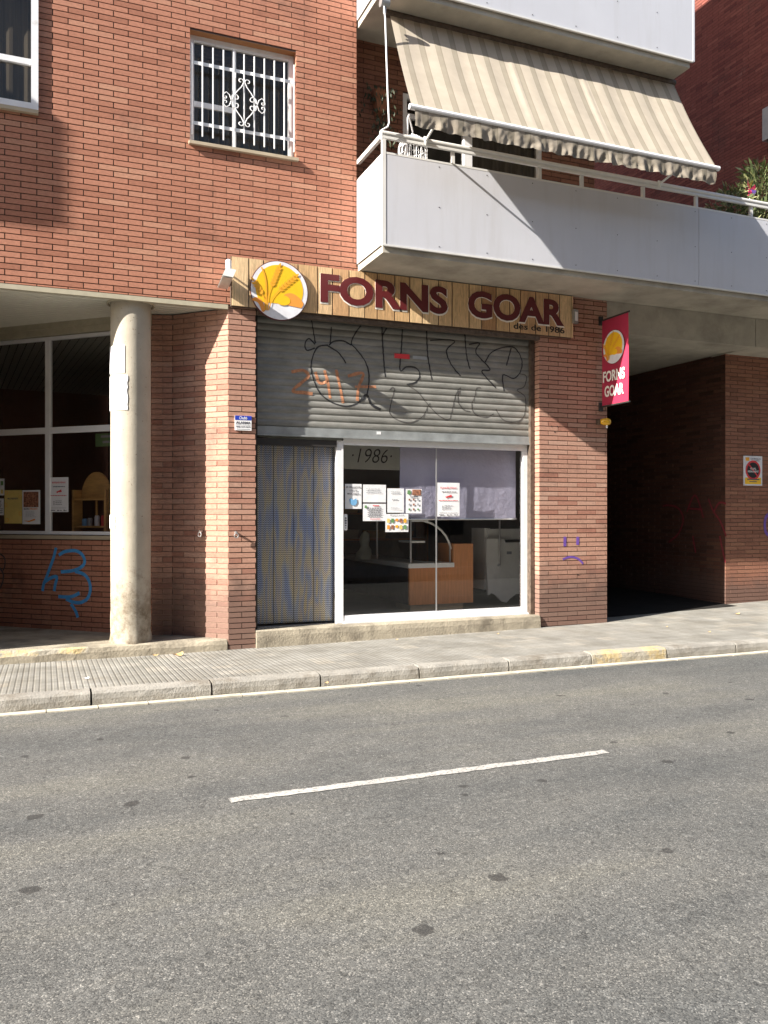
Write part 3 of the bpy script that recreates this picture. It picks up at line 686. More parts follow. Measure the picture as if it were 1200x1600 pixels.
for s in ([(150, 222), (200, 215), (222, 240), (190, 270), (155, 303), (200, 310), (240, 315)], [(252, 222), (268, 268), (300, 264)], [(290, 215), (305, 270), (315, 335)], [(340, 212), (355, 280), (370, 355)], [(390, 240), (455, 228), (435, 290), (430, 345)], [(420, 285), (510, 285)]):
    shut_stroke(mb, s, .042)
B.part('graffiti', mb, 'g_orange', sh, label='faded orange spray paint figures')
def stk(px0, py0, px1, py1, m, d=.024):
    p = at(px0, py0, SY-d); q = at(px1, py1, SY-d); b_ = MB(); b_.box(p.x, q.x, SY-d, SY-d+.0015, q.z, p.z); return b_
B.part('sticker', stk(*z7(590, 142), *z7(655, 167), 'redink', .0215), 'redink', sh); B.part('sticker', stk(*z7(515, 475), *z7(533, 488), 'white', .024), 'white', sh); B.part('sticker', stk(*z7(668, 152), *z7(728, 170), 'inkl', .0213), 'inkl', sh)
# shopfront frame, glass
GY = 9.62
sf = None
mb = MB(); mb.box(3.27, 3.357, GY-.035, GY+.03, .274, 2.50); mb.box(5.90, 5.963, GY-.03, GY+.03, .274, 2.45)
mb.box(3.358, 5.962, GY-.032, GY+.028, 2.452, 2.56); mb.box(3.358, 5.899, GY-.03, GY+.028, .274, .365); mb.box(3.357, 5.962, GY-.075, GY-.036, .272, .29)
sf = B.part('shopfront', mb, 'frame_w')
mb = MB(); mb.quad((3.35, GY, .36), (4.628, GY, .36), (4.628, GY, 2.455), (3.35, GY, 2.455)); B.part('glass_pane', mb, 'glass', sf)
mb = MB(); mb.quad((4.634, GY+.012, .36), (5.905, GY+.012, .36), (5.905, GY+.012, 2.455), (4.634, GY+.012, 2.455)); B.part('glass_pane', mb, 'glass', sf)
mb = MB(); mb.box(4.626, 4.636, GY-.006, GY+.018, .366, 2.451); B.part('glass_joint', mb, 'steel', sf)
mb = MB(); mb.box(2.276, 3.268, GY-.05, GY+.03, 2.42, 2.50); B.part('head_box', mb, 'dark', sf)
hp = at(540, 816, GY-.01); mb = MB(); mb.prism([(-.022, -.09), (-.012, -.10), (.012, -.10), (.022, -.09), (.022, .09), (.012, .1), (-.012, .1), (-.022, .09)], (hp.x, GY-.002, hp.z), X, Z, nF, 0, .012); dh = B.part('door_label', mb, 'white', sf)
mb = MB()
for k, r_ in enumerate((.006, .009, .012, .014, .011)): mb.prism(circ(0, -.07+k*.03, r_, 12), (hp.x, GY-.0145, hp.z), X, Z, nF, 0, .001)
B.part('door_label_marks', mb, 'ink', sf)
# graffiti on the walls
mb = MB()
def g4(zx, zy): p = hitw(zx/6.316, 820+zy/6.316, .002); return p
for s in ([(553, 225), (530, 320), (490, 430), (462, 510), (430, 590), (420, 655)], [(430, 575), (500, 525), (560, 515), (545, 590), (535, 655)], [(580, 300), (640, 265), (740, 255), (805, 290), (835, 350), (820, 400), (760, 440), (680, 458), (600, 465)], [(740, 460), (830, 490), (880, 560), (890, 650), (860, 730), (790, 768), (720, 762), (650, 730)], [(575, 708), (660, 712), (720, 705), (785, 672)], [(700, 780), (745, 850), (768, 915)]):
    mb.ribbon(smoothpts([g4(*p) for p in s], 6), .042, N1)
B.part('graffiti', mb, 'g_blue', ww, label='blue spray paint tag')
mb = MB()
for s in ([(-30, 270), (40, 320), (48, 400), (30, 450)], [(-20, 400), (30, 480), (25, 570), (-10, 640)]): mb.ribbon(smoothpts([g4(*p) for p in s], 6), .02, N1)
B.part('graffiti', mb, 'g_thin', ww)
mb = MB()
def g6(zx, zy): return at(820+zx*.375, 440+zy*.375, FY-.0025)
for s in ([(167, 1063), (167, 1103)], [(221, 1063), (220, 1097)]): mb.ribbon([g6(*p) for p in s], .045, nF)
mb.ribbon(smoothpts([g6(*p) for p in ((158, 1157), (190, 1147), (222, 1155), (243, 1176))], 6), .028, nF)
B.part('graffiti', mb, 'g_purple', pr, label='purple spray paint sad face')
for px, py in ((862, 666), (871, 666.5), (867, 675), (903, 898)):
    p = at(px, py, FY-.002); hb_ = MB(); hb_.prism(circ(0, 0, .009, 10), tuple(p), X, Z, nF, 0, .001); B.part('bolt_hole', hb_, 'black', pr)
if 0: B.part('graffiti', mb, 'g_purple', pr, label='purple spray paint sad face')
# upper windows
mb = MB(); a, b = 1.484, 2.708; zb, zt_ = 5.757, 7.005; D = .13
for q in (((a, b), FY+.001, zt_, 'top'),): pass
mb.quad((a, FY+.001, zt_), (b, FY+.001, zt_), (b, FY+D, zt_), (a, FY+D, zt_)); rv = B.part('window_reveal', mb, 'reveal')
brickwall(B, 'window_reveal_side', (b, FY+.01, 0), Y, -X, D, zb, zt_, m='brick'); mb = MB(); mb.quad((a, FY, zb), (a, FY+D, zb), (a, FY+D, zt_), (a, FY, zt_)); B.part('window_reveal_side', mb, 'brick')
mb = MB(); mb.box(a-.015, b+.02, FY-.045, FY+D, zb-.035, zb); B.part('window_sill', mb, 'sill')
def frame(mb, x0, x1, z0, z1, y0, y1, t): mb.box(x0, x0+t, y0, y1, z0, z1); mb.box(x1-t, x1, y0, y1, z0, z1); mb.box(x0+t+.0005, x1-t-.0005, y0, y1, z0, z0+t); mb.box(x0+t+.0005, x1-t-.0005, y0, y1, z1-t, z1)
mb = MB(); frame(mb, a+.002, b-.002, zb+.001, zt_-.001, FY+D-.03, FY+D+.03, .06); mb.box(a+.50, a+.54, FY+D-.02, FY+D+.03, zb+.062, zt_-.062); mb.box(a+.063, a+.498, FY+D-.005, FY+D+.025, 6.22, 6.28)
uw = B.part('barred_window', mb, 'frame_w')
mb = MB(); mb.quad((a, FY+D+.005, zb), (b, FY+D+.005, zb), (b, FY+D+.005, zt_), (a, FY+D+.005, zt_)); B.part('window_pane', mb, 'glass_d', uw)
mb = MB(); mb.box(a+.06, b-.06, FY+D+.05, FY+D+.07, zt_-.24, zt_-.05)
for k in range(4): mb.box(a+.06, b-.06, FY+D+.042, FY+D+.0505, zt_-.24+k*.045, zt_-.205+k*.045)
B.part('rolled_blind', mb, 'rust', uw)
mb = MB()
for i in range(60):
    x0 = a+i*(b-a)/60; x1 = a+(i+1)*(b-a)/60; mb.quad((x0, FY+.27+.015*math.sin(i*1.1), zb), (x1, FY+.27+.015*math.sin((i+1)*1.1), zb), (x1, FY+.27+.015*math.sin((i+1)*1.1), zt_), (x0, FY+.27+.015*math.sin(i*1.1), zt_))
B.part('net_curtain', mb, 'curtain_dark', uw, smooth=True)
# left window
a, b, zb, zt_ = -1.5, -.075, 5.80, 7.35
mb = MB(); frame(mb, a, b, zb, zt_, FY-.03, FY+.06, .07); mb.box(a+.071, b-.071, FY-.015, FY+.04, 6.27, 6.33); mb.box(-.80, -.75, FY-.014, FY+.04, zb+.071, 6.269)
lw = B.part('casement_window', mb, 'frame_w')
mb = MB(); mb.quad((a, FY+.02, zb), (b, FY+.02, zb), (b, FY+.02, zt_), (a, FY+.02, zt_)); B.part('window_pane', mb, 'glass_d', lw)
mb = MB(); 
for i in range(40):
    x0 = a+i*(b-a)/40; x1 = a+(i+1)*(b-a)/40; mb.quad((x0, FY+.2+.02*math.sin(i*1.3), zb), (x1, FY+.2+.02*math.sin(i*1.3+1.3), zb), (x1, FY+.2+.02*math.sin(i*1.3+1.3), zt_), (x0, FY+.2+.02*math.sin(i*1.3), zt_))
B.part('net_curtain', mb, 'curtain_dark', lw, smooth=True)
mb = MB(); mb.box(a-.02, b+.0, FY-.05, FY-.001, zb-.04, zb-.001); B.part('window_sill', mb, 'sill')
# ------------------------------------------------------------------ balconies
PY = 8.57; PXE = 7.84
def balcony(name, x0, x1, z0, seams, slab_x1=None, posts=(), label=None):
    sx = slab_x1 or x1
    mb = MB(); mb.box(x0+.02, sx-.02, PY+.03, FY-.002, z0-.085, z0+.12); mb.box(x0+.03, sx-.02, FY-.001, 9.679, z0-.05, z0+.118)
    bal = B.part(name, mb, 'concrete', label=label)
    mb = MB(); last = x0+.045
    for s_ in list(seams)+[x1]:
        mb.box(last, s_-.004, PY, PY+.012, z0, z0+1.005); last = s_+.004
    B.part('front_panel', mb, 'panel', bal)
    mb = MB(); mb.box(x0, x0+.010, PY+.03, FY-.012, z0, z0+1.005); B.part('side_panel', mb, 'panel', bal)
    mb = MB(); mb.box(x0-.004, x0+.042, PY-.004, PY+.028, z0-.004, z0+1.24); mb.box(x0-.002, x1, PY-.008, PY+.02, z0-.02, z0-.001)
    B.part('corner_post', mb, 'rail', bal)
    mb = MB(); mb.box(x0+.02, x1, PY-.002, PY+.03, z0+1.006, z0+1.028); mb.box(x0+.012, x0+.03, PY+.032, FY-.012, z0+1.006, z0+1.026)
    mb.tube([(x0-.02, PY+.012, z0+1.235), (x1, PY+.012, z0+1.235)], .028, 10); mb.box(x0+.0, x1, PY-.006, PY+.03, z0+1.175, z0+1.206)
    mb.box(x0, x0+.04, PY+.04, FY-.012, z0+1.2, z0+1.25)
    B.part('handrail', mb, 'rail', bal)
    for p in posts:
        mb = MB(); mb.box(p-.02, p+.02, PY+.013, PY+.05, z0+.1, z0+1.173); B.part('post', mb, 'rail', bal)
    xx = x0+.7; rv0 = None
    while xx < x1:
        for zz_ in (z0+.05, z0+.5, z0+.96):
            if rv0 is None:
                mb = MB(); mb.prism(circ(0, 0, .006, 8), (xx, PY-.0005, zz_), X, Z, nF, 0, .003); rv0 = B.part('rivet', mb, 'dark', bal); ro = (xx, zz_)
            else:
                o = rv0.copy(); C.objects.link(o); o.parent = bal; o.location = (xx-ro[0], 0, zz_-ro[1])
        xx += .62
    return bal
posts = [at(p, 300, PY).x for p in (709, 845, 911, 1007, 1090, 1176)]
lowb = balcony('balcony', BX, 12.28, 4.61, [at(1092, 400, PY).x, 9.9, 11.2], posts=posts+[9.9, 11.2])
hb = balcony('balcony', BX, PXE, 7.54, [], posts=[5, 6.5])
mb = MB(); mb.box(PXE-.010, PXE, PY+.013, FY-.012, 7.54, 8.545); mb.box(PXE+.001, PXE+.03, PY-.006, PY+.03, 7.53, 8.7); B.part('side_panel', mb, 'panel', hb)
# slab of the lower balcony behind and above the passage
mb = MB(); mb.box(7.115, 9.79, FY+.004, FY+.4, 4.10, 4.52); mb.box(7.115, 12.5, FY+.40, 18, 4.12, 4.60); mb.box(9.80, 12.5, FY-.0, 10.3, 4.10, 4.52); mb.box(BX+.02, 12.4, FY, 9.68, 4.523, 4.70); mb.box(7.1, 12.4, 9.68, 18, 4.605, 4.70)
B.part('passage_ceiling', mb, 'concrete')
# recess back wall with sliding door
BY = 9.68; dx0, dx1, dz1 = 4.19, 6.25, 6.95
brickwall(B, 'recess_wall', (BX-.0, BY, 0), X, nF, 7.11-BX, 4.7, 10.4, [(dx0-BX, dx1-BX, 4.0, dz1), (dx0-BX+.2, dx1-BX+.2, 7.6, 9.9)], ph=.05, m='brick_shaded')
mb = MB(); x_ = at(729, 300, BY+.05).x
frame(mb, dx0, dx1, 4.71, dz1, BY+.01, BY+.09, .06); mb.box(x_-.06, x_+.06, BY+.005, BY+.08, 4.77, dz1-.062); mb.box(dx0+.061, x_-.062, BY+.015, BY+.07, dz1-.30, dz1-.24)
dr = B.part('sliding_door', mb, 'frame_w')
mb = MB(); mb.quad((dx0, BY+.05, 4.7), (dx1, BY+.05, 4.7), (dx1, BY+.05, dz1), (dx0, BY+.05, dz1)); B.part('door_glass', mb, 'glass_d', dr)
mb = MB(); 
for i in range(34):
    x0 = x_+.06+i*.036; mb.quad((x0, BY+.2+.02*math.sin(i*1.3), 4.7), (x0+.036, BY+.2+.02*math.sin(i*1.3+1.3), 4.7), (x0+.036, BY+.2+.02*math.sin(i*1.3+1.3), dz1), (x0, BY+.2+.02*math.sin(i*1.3), dz1))
B.part('curtain', mb, 'curtain_dark', dr, smooth=True)
mb = MB(); mb.box(BX, 7.1, BY+.9, BY+.95, 4.7, 7.4); mb.box(dx0+.2, dx1+.2, BY+.05, BY+.06, 7.6, 9.9); B.part('room_wall', mb, 'roomdark')
# neighbouring upper balcony of the same facade, to the left
mb = MB(); mb.box(-9, -4.65, 8.31, FY-.01, 7.42, 7.6); nb = B.part('balcony', mb, 'concrete')
mb = MB(); mb.box(-9, -4.65, 8.28, 8.30, 7.54, 8.62); mb.box(-4.665, -4.65, 8.305, FY-.01, 7.54, 8.62); B.part('front_panel', mb, 'panel', nb)
mb = MB(); mb.box(-9, -6.02, FY, 18, 0, 13.9); B.part('far_wing', mb, 'brick')
brickwall(B, 'shade_pier', (-5.9, FY+.03, 0), X, nF, 4.96, .15, 3.92, m='brick_pier'); brickwall(B, 'shade_pier_side', (-.94, FY+.04, 0), Y, X, .3, .15, 3.92, m='brick_shaded')  # unseen pier added left of the porch to cast shade on its walls
# ================================================================== building right of the passage
Rb = Thing('brick_building', 'brick building right of the passage with plain walls, coloured darker for shade', 'building', (9.8, 10, .2))
brickwall(Rb, 'passage_wall', (9.8, 10.008, 0), Y, -X, 9, .05, 4.11, ph=.1, m='brick_deep_shade', mm='mortar')
pw = Rb.o.children[0]
brickwall(Rb, 'front_wall', (9.8, 10, 0), X, nF, 5, .05, 4.11, ph=.1, m='brick_shaded', mm='mortar_d2')
brickwall(Rb, 'upper_side_wall', (12.3, 9.9, 0), Y, -X, 9, 4.7, 14.0, ph=.1, m='brick_red', mm='mortar')
mb = MB(); mb.box(12.312, 18, 9.9, 18, 4.7, 14); mb.box(9.82, 18, 10.02, 18, 0, 4.08); Rb.part('wall_core', mb, 'brick_red')
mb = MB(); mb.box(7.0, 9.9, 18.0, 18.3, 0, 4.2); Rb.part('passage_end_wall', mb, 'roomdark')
mb = MB()
def gp(zx, zy): return atx(820+zx*.375, 440+zy*.375, 9.797)
for s in ([(575, 935), (600, 932), (640, 945), (660, 990), (640, 1050), (600, 1085)], [(675, 960), (710, 890), (745, 985)], [(680, 945), (740, 950)], [(765, 905), (785, 955), (815, 1000), (838, 1060)], [(838, 925), (810, 922), (788, 958)], [(700, 1060), (712, 1130)], [(812, 1060), (835, 1170)]):
    mb.ribbon(smoothpts([gp(*p) for p in s], 6), .03, -X)
Rb.part('graffiti', mb, 'g_red', pw, label='dark red spray paint letters')
mb = MB(); g = smoothpts([at(*p, 9.997) for p in ((1210, 800), (1198, 806), (1195, 820), (1198, 834), (1210, 840))], 5); mb.ribbon(g, .05, nF); Rb.part('graffiti', mb, 'g_purple', Rb.o.children[1])
# opposite side of the street (seen only in the glass)
Ob = Thing('rendered_house', 'beige rendered terrace house across the street behind the viewer', 'building', (5, -3.2, .1))
mb = MB(); mb.box(-26, 34, -9, -3.2, 0, 11.5); Ob.part('wall', mb, 'render')
for k in range(13):
    for lv in (1.0, 4.6, 7.9):
        mb = MB(); x = -24+k*4.3; mb.box(x, x+1.3, -3.21, -3.17, lv, lv+1.7); Ob.part('window', mb, 'dark')
# ================================================================== sign board
Sg = Thing('shop_sign', 'long wood plank bakery sign reading FORNS GOAR above the shutter', 'sign', (4.2, 9.34, 3.96))
mb = MB(); x = 1.935; ws = [.2, .17, .22, .19, .24, .18, .21, .2, .16, .23]; i = 0
mb2 = MB(); mb2.box(1.932, 6.50, 9.352, 9.396, 3.955, 4.515); Sg.part('backing', mb2, 'rust')
while x < 6.48:
    e = min(x+ws[i % 10]*1.0, 6.49); mb.box(x+.008, e-.008, 9.34, 9.351, 3.962, 4.512); x = e; i += 1
Sg.part('plank_face', mb, 'planks')
mb = MB(); mb.box(6.491, 6.512, 9.335, 9.39, 3.962, 4.512); Sg.part('end_trim', mb, 'planks')
mb = MB(); mb.box(2.24, 6.02, 9.37, 9.45, 3.90, 3.952); Sg.part('lower_rail', mb, 'rust')
def word(s, x0, x1, z0, h, bold):
    text('letter_edge', s, Sg, 'halo', (x0-.004, 9.3395, z0-.020), X, Z, nF, h+.022, x1-x0+.016, .003, bold+.008)
    text('lettering', s, Sg, 'text', (x0, 9.3350, z0), X, Z, nF, h, x1-x0, .004, bold)
word('FORNS', 2.985, 4.65, 4.095, .345, .038); word('GOAR', 4.935, 6.37, 4.095, .345, .038)
text('lettering', 'des de 1986', Sg, 'black', (5.60, 9.3388, 4.003), X, Z, nF, .082, .78, .002, .012)
def logo(th, O, U, V, Nn, R_, k, discm='logo_w'):
    q = .0016; d = MB(); d.prism(circ(0, 0, R_, 72), O, U, V, Nn, 0, .016*k); ds = th.part('logo_disc', d, 'text')
    d = MB(); d.prism(circ(0, 0, R_*.975, 72), O, U, V, Nn, .0163*k, .0163*k+q); th.part('logo_ground', d, discm, ds)
    # yellow field: circle cut at the lower horizon
    r = R_*.82; cy = R_*.04; pts = circ(0, cy, r, 60, math.radians(-36), math.radians(216)); d = MB(); d.prism(pts, O, U, V, Nn, .0163*k+q*1.3, .0163*k+q*2.2); th.part('logo_field', d, 'logo_y', ds)
    o = .0163*k+q*2.5
    loaf = [(.02, -.44), (.08, -.22), (.20, -.10), (.38, -.05), (.56, -.10), (.72, -.22), (.83, -.38), (.76, -.52)]; loaf = smoothpts([Vector((a*R_, b*R_, 0)) for a, b in loaf], 4); d = MB(); d.prism([(p.x, p.y) for p in loaf], O, U, V, Nn, o, o+q)
    lf = smoothpts([Vector((a*R_, b*R_, 0)) for a, b in ((-.93, -.36), (-.82, -.30), (-.66, -.34), (-.55, -.50), (-.50, -.72), (-.60, -.76), (-.66, -.6), (-.76, -.46), (-.93, -.42))], 3)
    th.part('logo_loaf', d, 'logo_o', ds); d = MB(); d.prism([(p.x, p.y) for p in lf], O, U, V, Nn, o, o+q); th.part('logo_crust', d, 'logo_o', ds)
    d = MB(); d.prism(circ(.12*R_, -.32*R_, .25*R_, 30, ry=.17*R_), O, U, V, Nn, o+q*1.3, o+q*2); th.part('logo_loaf_end', d, 'logo_y', ds)
    d = MB()
    def P(a, b): return Vector(O)+U*a*R_+V*b*R_+Nn*(o+q*2.4)
    def leafp(a, b, ang, L=.15, W=.045): 
        c_, s_ = math.cos(ang), math.sin(ang); d.prism([((a+t*L*c_-w_*W*s_)*R_, (b+t*L*s_+w_*W*c_)*R_) for t, w_ in ((0, 0), (.3, -.8), (.6, -.8), (1, 0), (.6, .8), (.3, .8))], O, U, V, Nn, o+q*2.2, o+q*3)
    def ear(pts, tip, n, L=.17):
        pp = smoothpts([P(*p) for p in pts], 6); d.ribbon(pp, .035*R_, Nn)
        (ax, ay), (bx, by) = pts[-2], pts[-1]; dx_, dy_ = tip[0]-bx, tip[1]-by; an = math.atan2(dy_, dx_)
        d.ribbon([P(bx, by), P(*tip)], .022*R_, Nn)
        for i_ in range(n):
            t = i_/n; x_, y_ = bx+dx_*t, by+dy_*t; leafp(x_, y_, an+.62, L); leafp(x_, y_, an-.62, L)
        leafp(tip[0], tip[1], an, L)
    ear([(-.42, -.7), (-.38, -.2), (-.28, .12)], (-.02, .78), 6); ear([(-.38, -.7), (-.25, -.3), (-.02, .0)], (.55, .52), 6); ear([(-.50, -.7), (-.52, -.35), (-.60, -.18)], (-.88, .22), 4)
    d.ribbon(smoothpts([P(-.47, -.7), P(-.46, 0), P(-.50, .4), P(-.62, .72)], 6), .05*R_, Nn)
    th.part('logo_wheat', d, 'logo_o2', ds)
logo(Sg, Vector((2.484, 9.325, 4.173)), X, Z, nF, .342, 1)
# ================================================================== banner
Bn = Thing('hanging_banner', 'narrow crimson vertical banner reading FORNS GOAR on the right pier corner', 'banner', (7.0, 9.38, 3.0))
bx = 7.0; yb0, yb1, zb0, zb1 = 9.36, 8.81, 3.065, 4.235
mb = MB(); nn = 14
for i in range(nn+1):
    for j in range(nn+1):
        y = yb0+(yb1-yb0)*i/nn; z = zb0+(zb1-zb0)*j/nn; mb.v.append((bx+.006*math.sin(i*.55)*math.sin(math.pi*j/nn), y, z))
for i in range(nn):
    for j in range(nn): a_ = i*(nn+1)+j; mb.f.append((a_, a_+1, a_+nn+2, a_+nn+1))
bo = Bn.part('cloth', mb, 'banner', smooth=True)
mb = MB(); mb.tube([(bx, 9.40, zb1), (bx, yb1-.02, zb1)], .012, 8); mb.tube([(bx, 9.40, zb0), (bx, yb1-.03, zb0)], .012, 8)
for z in (zb0, zb1): mb.box(bx-.03, bx+.03, 9.375, 9.398, z-.06, z+.06)
Bn.part('bracket', mb, 'dark')
Ub = -Y; nb_ = -X
logo(Bn, Vector((bx-.009, 9.10, 3.83)), Ub, Z, nb_, .225, .12)
text('lettering', 'FORNS', Bn, 'halo', (bx-.012, 9.325, 3.38), Ub, Z, nb_, .15, .46, .001, .03); text('lettering', 'GOAR', Bn, 'halo', (bx-.012, 9.29, 3.18), Ub, Z, nb_, .15, .40, .001, .03)
# ================================================================== awning
Aw = Thing('awning', 'beige striped fabric awning hanging in front of the balcony recess', 'awning', (5.6, 8.6, 5.9))
ax0, ax1 = 3.575, 7.72; TOP = (8.95, 7.44); BOT = (8.02, 5.90)
mb = MB(); nu, nv = 150, 26; uv = []
def awp(u, v):
    y = TOP[0]+(BOT[0]-TOP[0])*v; z = TOP[1]+(BOT[1]-TOP[1])*v
    x = ax0+(ax1-ax0)*u+.13*(1-v)
    sg = .022*math.sin(math.pi*v)*(1+.2*math.sin(u*9)); fold = .010*math.sin(u*47+1.5*math.sin(v*3))*math.sin(math.pi*min(v*1.05, 1))**.6+.018*math.exp(-((u-.37)/.006)**2)*math.sin(math.pi*v)+.018*math.exp(-((u-.62)/.006)**2)*math.sin(math.pi*v)
    return (x, y+sg-fold*.9, z-sg*.3-fold*.45)
for i in range(nu+1):
    for j in range(nv+1): mb.v.append(awp(i/nu, j/nv)); uv.append((i/nu, j/nv))
for i in range(nu):
    for j in range(nv): a_ = i*(nv+1)+j; mb.f.append((a_, a_+1, a_+nv+2, a_+nv+1))
def setuv(o, uv):
    l = o.data.uv_layers.new(name='UVMap')
    for lp in o.data.loops: l.data[lp.index].uv = uv[lp.vertex_index]
o = Aw.part('canopy', mb, 'awning', smooth=True); setuv(o, uv)
mb = MB(); uv = []; nu, nv = 300, 10
for i in range(nu+1):
    u = i/nu; sc_ = abs(math.sin(u*math.pi*17)); Hh = .175+.016*sc_+.012*noise.noise(Vector((u*30, 0, 0)))
    for j in range(nv+1):
        v = j/nv; amp = .011*v
        wv = math.sin(u*math.pi*34+2*noise.noise(Vector((u*18, v*2, 0))))*amp + .030*v*noise.noise(Vector((u*60, v*1.5, 3)))
        crease = .02*v*max(0, noise.noise(Vector((u*95+v*4, v*3, 7))))
        mb.v.append((ax0+.03+(ax1-ax0-.05)*u+wv*.3, BOT[0]-.01-wv-crease, BOT[1]-.02-Hh*v)); uv.append((u, v))
for i in range(nu):
    for j in range(nv): a_ = i*(nv+1)+j; mb.f.append((a_, a_+1, a_+nv+2, a_+nv+1))
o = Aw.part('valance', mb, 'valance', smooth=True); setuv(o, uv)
mb = MB(); mb.tube([(ax0-.03, BOT[0], BOT[1]), (ax1+.03, BOT[0], BOT[1])], .030, 12); Aw.part('front_bar', mb, 'frame_w', smooth=False)
mb = MB(); mb.tube([(ax0+.08, TOP[0], TOP[1]-.01), (ax1+.15, TOP[0], TOP[1]-.01)], .045, 12); Aw.part('roller_tube', mb, 'rust')
for xx in (at(665, 222, PY).x, at(1030, 285, PY).x):
    mb = MB(); mb.tube([(xx, PY+.0, 5.84), (xx-.06, BOT[0]+.03, BOT[1]-.01)], .014, 8); mb.tube([(xx, PY+.02, 5.80), (xx, PY-.02, 5.88)], .03, 8); Aw.part('arm', mb, 'rail')
mb = MB(); rod = [at(600, 8, 8.62), at(602, 30, 8.62), at(606, 150, 8.55), at(608, 192, 8.52), at(606, 198, 8.52), at(597, 203, 8.52), at(596, 218, 8.53)]
mb.tube(rod, .010, 8); Aw.part('crank_rod', mb, 'frame_w')
mb = MB(); p = at(601, 5, 8.64); mb.tube([p-X*.05, p+X*.05], .05, 12); mb.tube([p-Z*.02, p-Z*.12], .018, 8); Aw.part('gear_box', mb, 'grey_metal')
# ================================================================== things on the balcony
Cg = Thing('bird_cage', 'small domed white wire bird cage at the balcony rail corner', 'bird cage', (at(645, 240, 8.74).x, 8.74, 5.3))
c0 = Cg.loc; r = .165; ct = 5.93-.03
mb = MB(); mb.tube([(c0.x, c0.y, 5.34), (c0.x, c0.y, 5.60)], r+.005, 24); Cg.part('tray', mb, 'white')
mb = MB()
for k in range(18):
    a_ = 2*math.pi*k/18; dx, dy = math.cos(a_)*r, math.sin(a_)*r
    mb.tube([(c0.x+dx*math.cos(t), c0.y+dy*math.cos(t), (5.60 if t < 0 else 5.80+.15*math.sin(t))) for t in (-.001, 0, .4, .8, 1.15, 1.5)], .005, 5)
for z in (5.64, 5.72, 5.80): mb.tube([(c0.x+r*math.cos(t*math.pi/12), c0.y+r*math.sin(t*math.pi/12), z) for t in range(25)], .003, 5)
Cg.part('bars', mb, 'white')
mb = MB(); mb.tube([(c0.x, c0.y, 5.94), (c0.x, c0.y, 5.98)], .02, 10); Cg.part('top_ring', mb, 'steel')
mb = MB(); mb.tube([(c0.x-.13, c0.y-.15, 5.2), (c0.x-.13, c0.y-.15, 6.07), (c0.x-.11, c0.y-.13, 6.12), (c0.x, c0.y, 6.0)], .009, 8); Cg.part('stand', mb, 'frame_w')
def leafmb(mb, p, d, L, W):
    d = d.normalized(); s_ = d.cross(Vector((random.uniform(-1, 1), random.uniform(-1, 1), random.uniform(.2, 1)))).normalized()*W
    mb.quad(p, p+d*L*.5+s_, p+d*L, p+d*L*.5-s_)
def shrub(name, label, base, w_, h, n, L, pot, cat='plant', lm='leaf', group=None):
    t = Thing(name, label, cat, base, group)
    b_ = Vector(base)
    for m_, cnt, seed in ((lm, n, 1), ('leafl', int(n*.45), 2)):
        mb = MB()
        for i in range(cnt):
            a_ = random.uniform(0, 6.28); rr = random.random()**.6*w_; hh = random.uniform(.12, 1)*h
            rr *= .35+.65*math.sin(min(1, hh/h+.15)*math.pi*.8)
            p = b_+Vector((math.cos(a_)*rr, math.sin(a_)*rr*.6, .22+hh)); leafmb(mb, p, Vector((math.cos(a_), math.sin(a_), random.uniform(-.3, 1.2))), L*random.uniform(.6, 1.2), L*.13)
        t.part('foliage', mb, m_)
    mb = MB()
    for i in range(7):
        a_ = i*.9; mb.tube([b_+Z*.15, b_+Vector((math.cos(a_)*w_*.3, math.sin(a_)*w_*.2, .22+h*.5)), b_+Vector((math.cos(a_)*w_*.6, math.sin(a_)*w_*.35, .2+h*.85))], [.01, .008, .004], 5)
    t.part('stems', mb, 'leaf')
    mb = MB()
    pr_ = [(0, .10), (.2, .13), (.22, .145), (.25, .145), (.25, .12)]
    for i, (z, r_) in enumerate(pr_):
        for j in range(16): mb.v.append(tuple(b_+Vector((r_*pot*math.cos(j*math.pi/8), r_*pot*math.sin(j*math.pi/8), z))))
    for i in range(4):
        for j in range(16): mb.f.append((i*16+j, i*16+(j+1) % 16, (i+1)*16+(j+1) % 16, (i+1)*16+j))
    t.part('pot', mb, 'terra'); return t
def bp(px, Yy, z): p = at(px, 300, Yy); return (p.x, Yy, z)
shrub('potted_plant', 'tall bushy potted plant at the right end of the balcony, cut by the photo edge', bp(1192, 8.95, 5.33), .42, 1.0, 700, .14, 1.4)
shrub('potted_plant', 'low dark potted plant beside the pinwheel on the balcony', bp(1150, 8.95, 5.33), .36, .62, 420, .10, 1.2)
shrub('potted_plant', 'small dark potted plant under the right end of the awning', bp(1118, 8.95, 5.30), .18, .38, 120, .07, 1.0)
tb = MB(); tb.box(8.05, 11.3, 8.72, 9.3, 5.27, 5.30)
for x in (8.15, 9.6, 11.2): tb.box(x, x+.04, 8.74, 8.78, 4.73, 5.269); tb.box(x, x+.04, 9.22, 9.26, 4.73, 5.269)
single('plant_bench', tb, 'rust', 'low plant bench standing behind the balcony panels under the potted plants', 'bench')
Pw = Thing('pinwheel', 'pink and yellow toy pinwheel stuck beside the balcony plants', 'toy', bp(1172, 8.80, 5.6))
p0 = at(1172, 296, 8.80)
mb = MB(); mb.tube([(p0.x, 8.81, 5.45), (p0.x, 8.81, p0.z)], .005, 6); Pw.part('stick', mb, 'white')
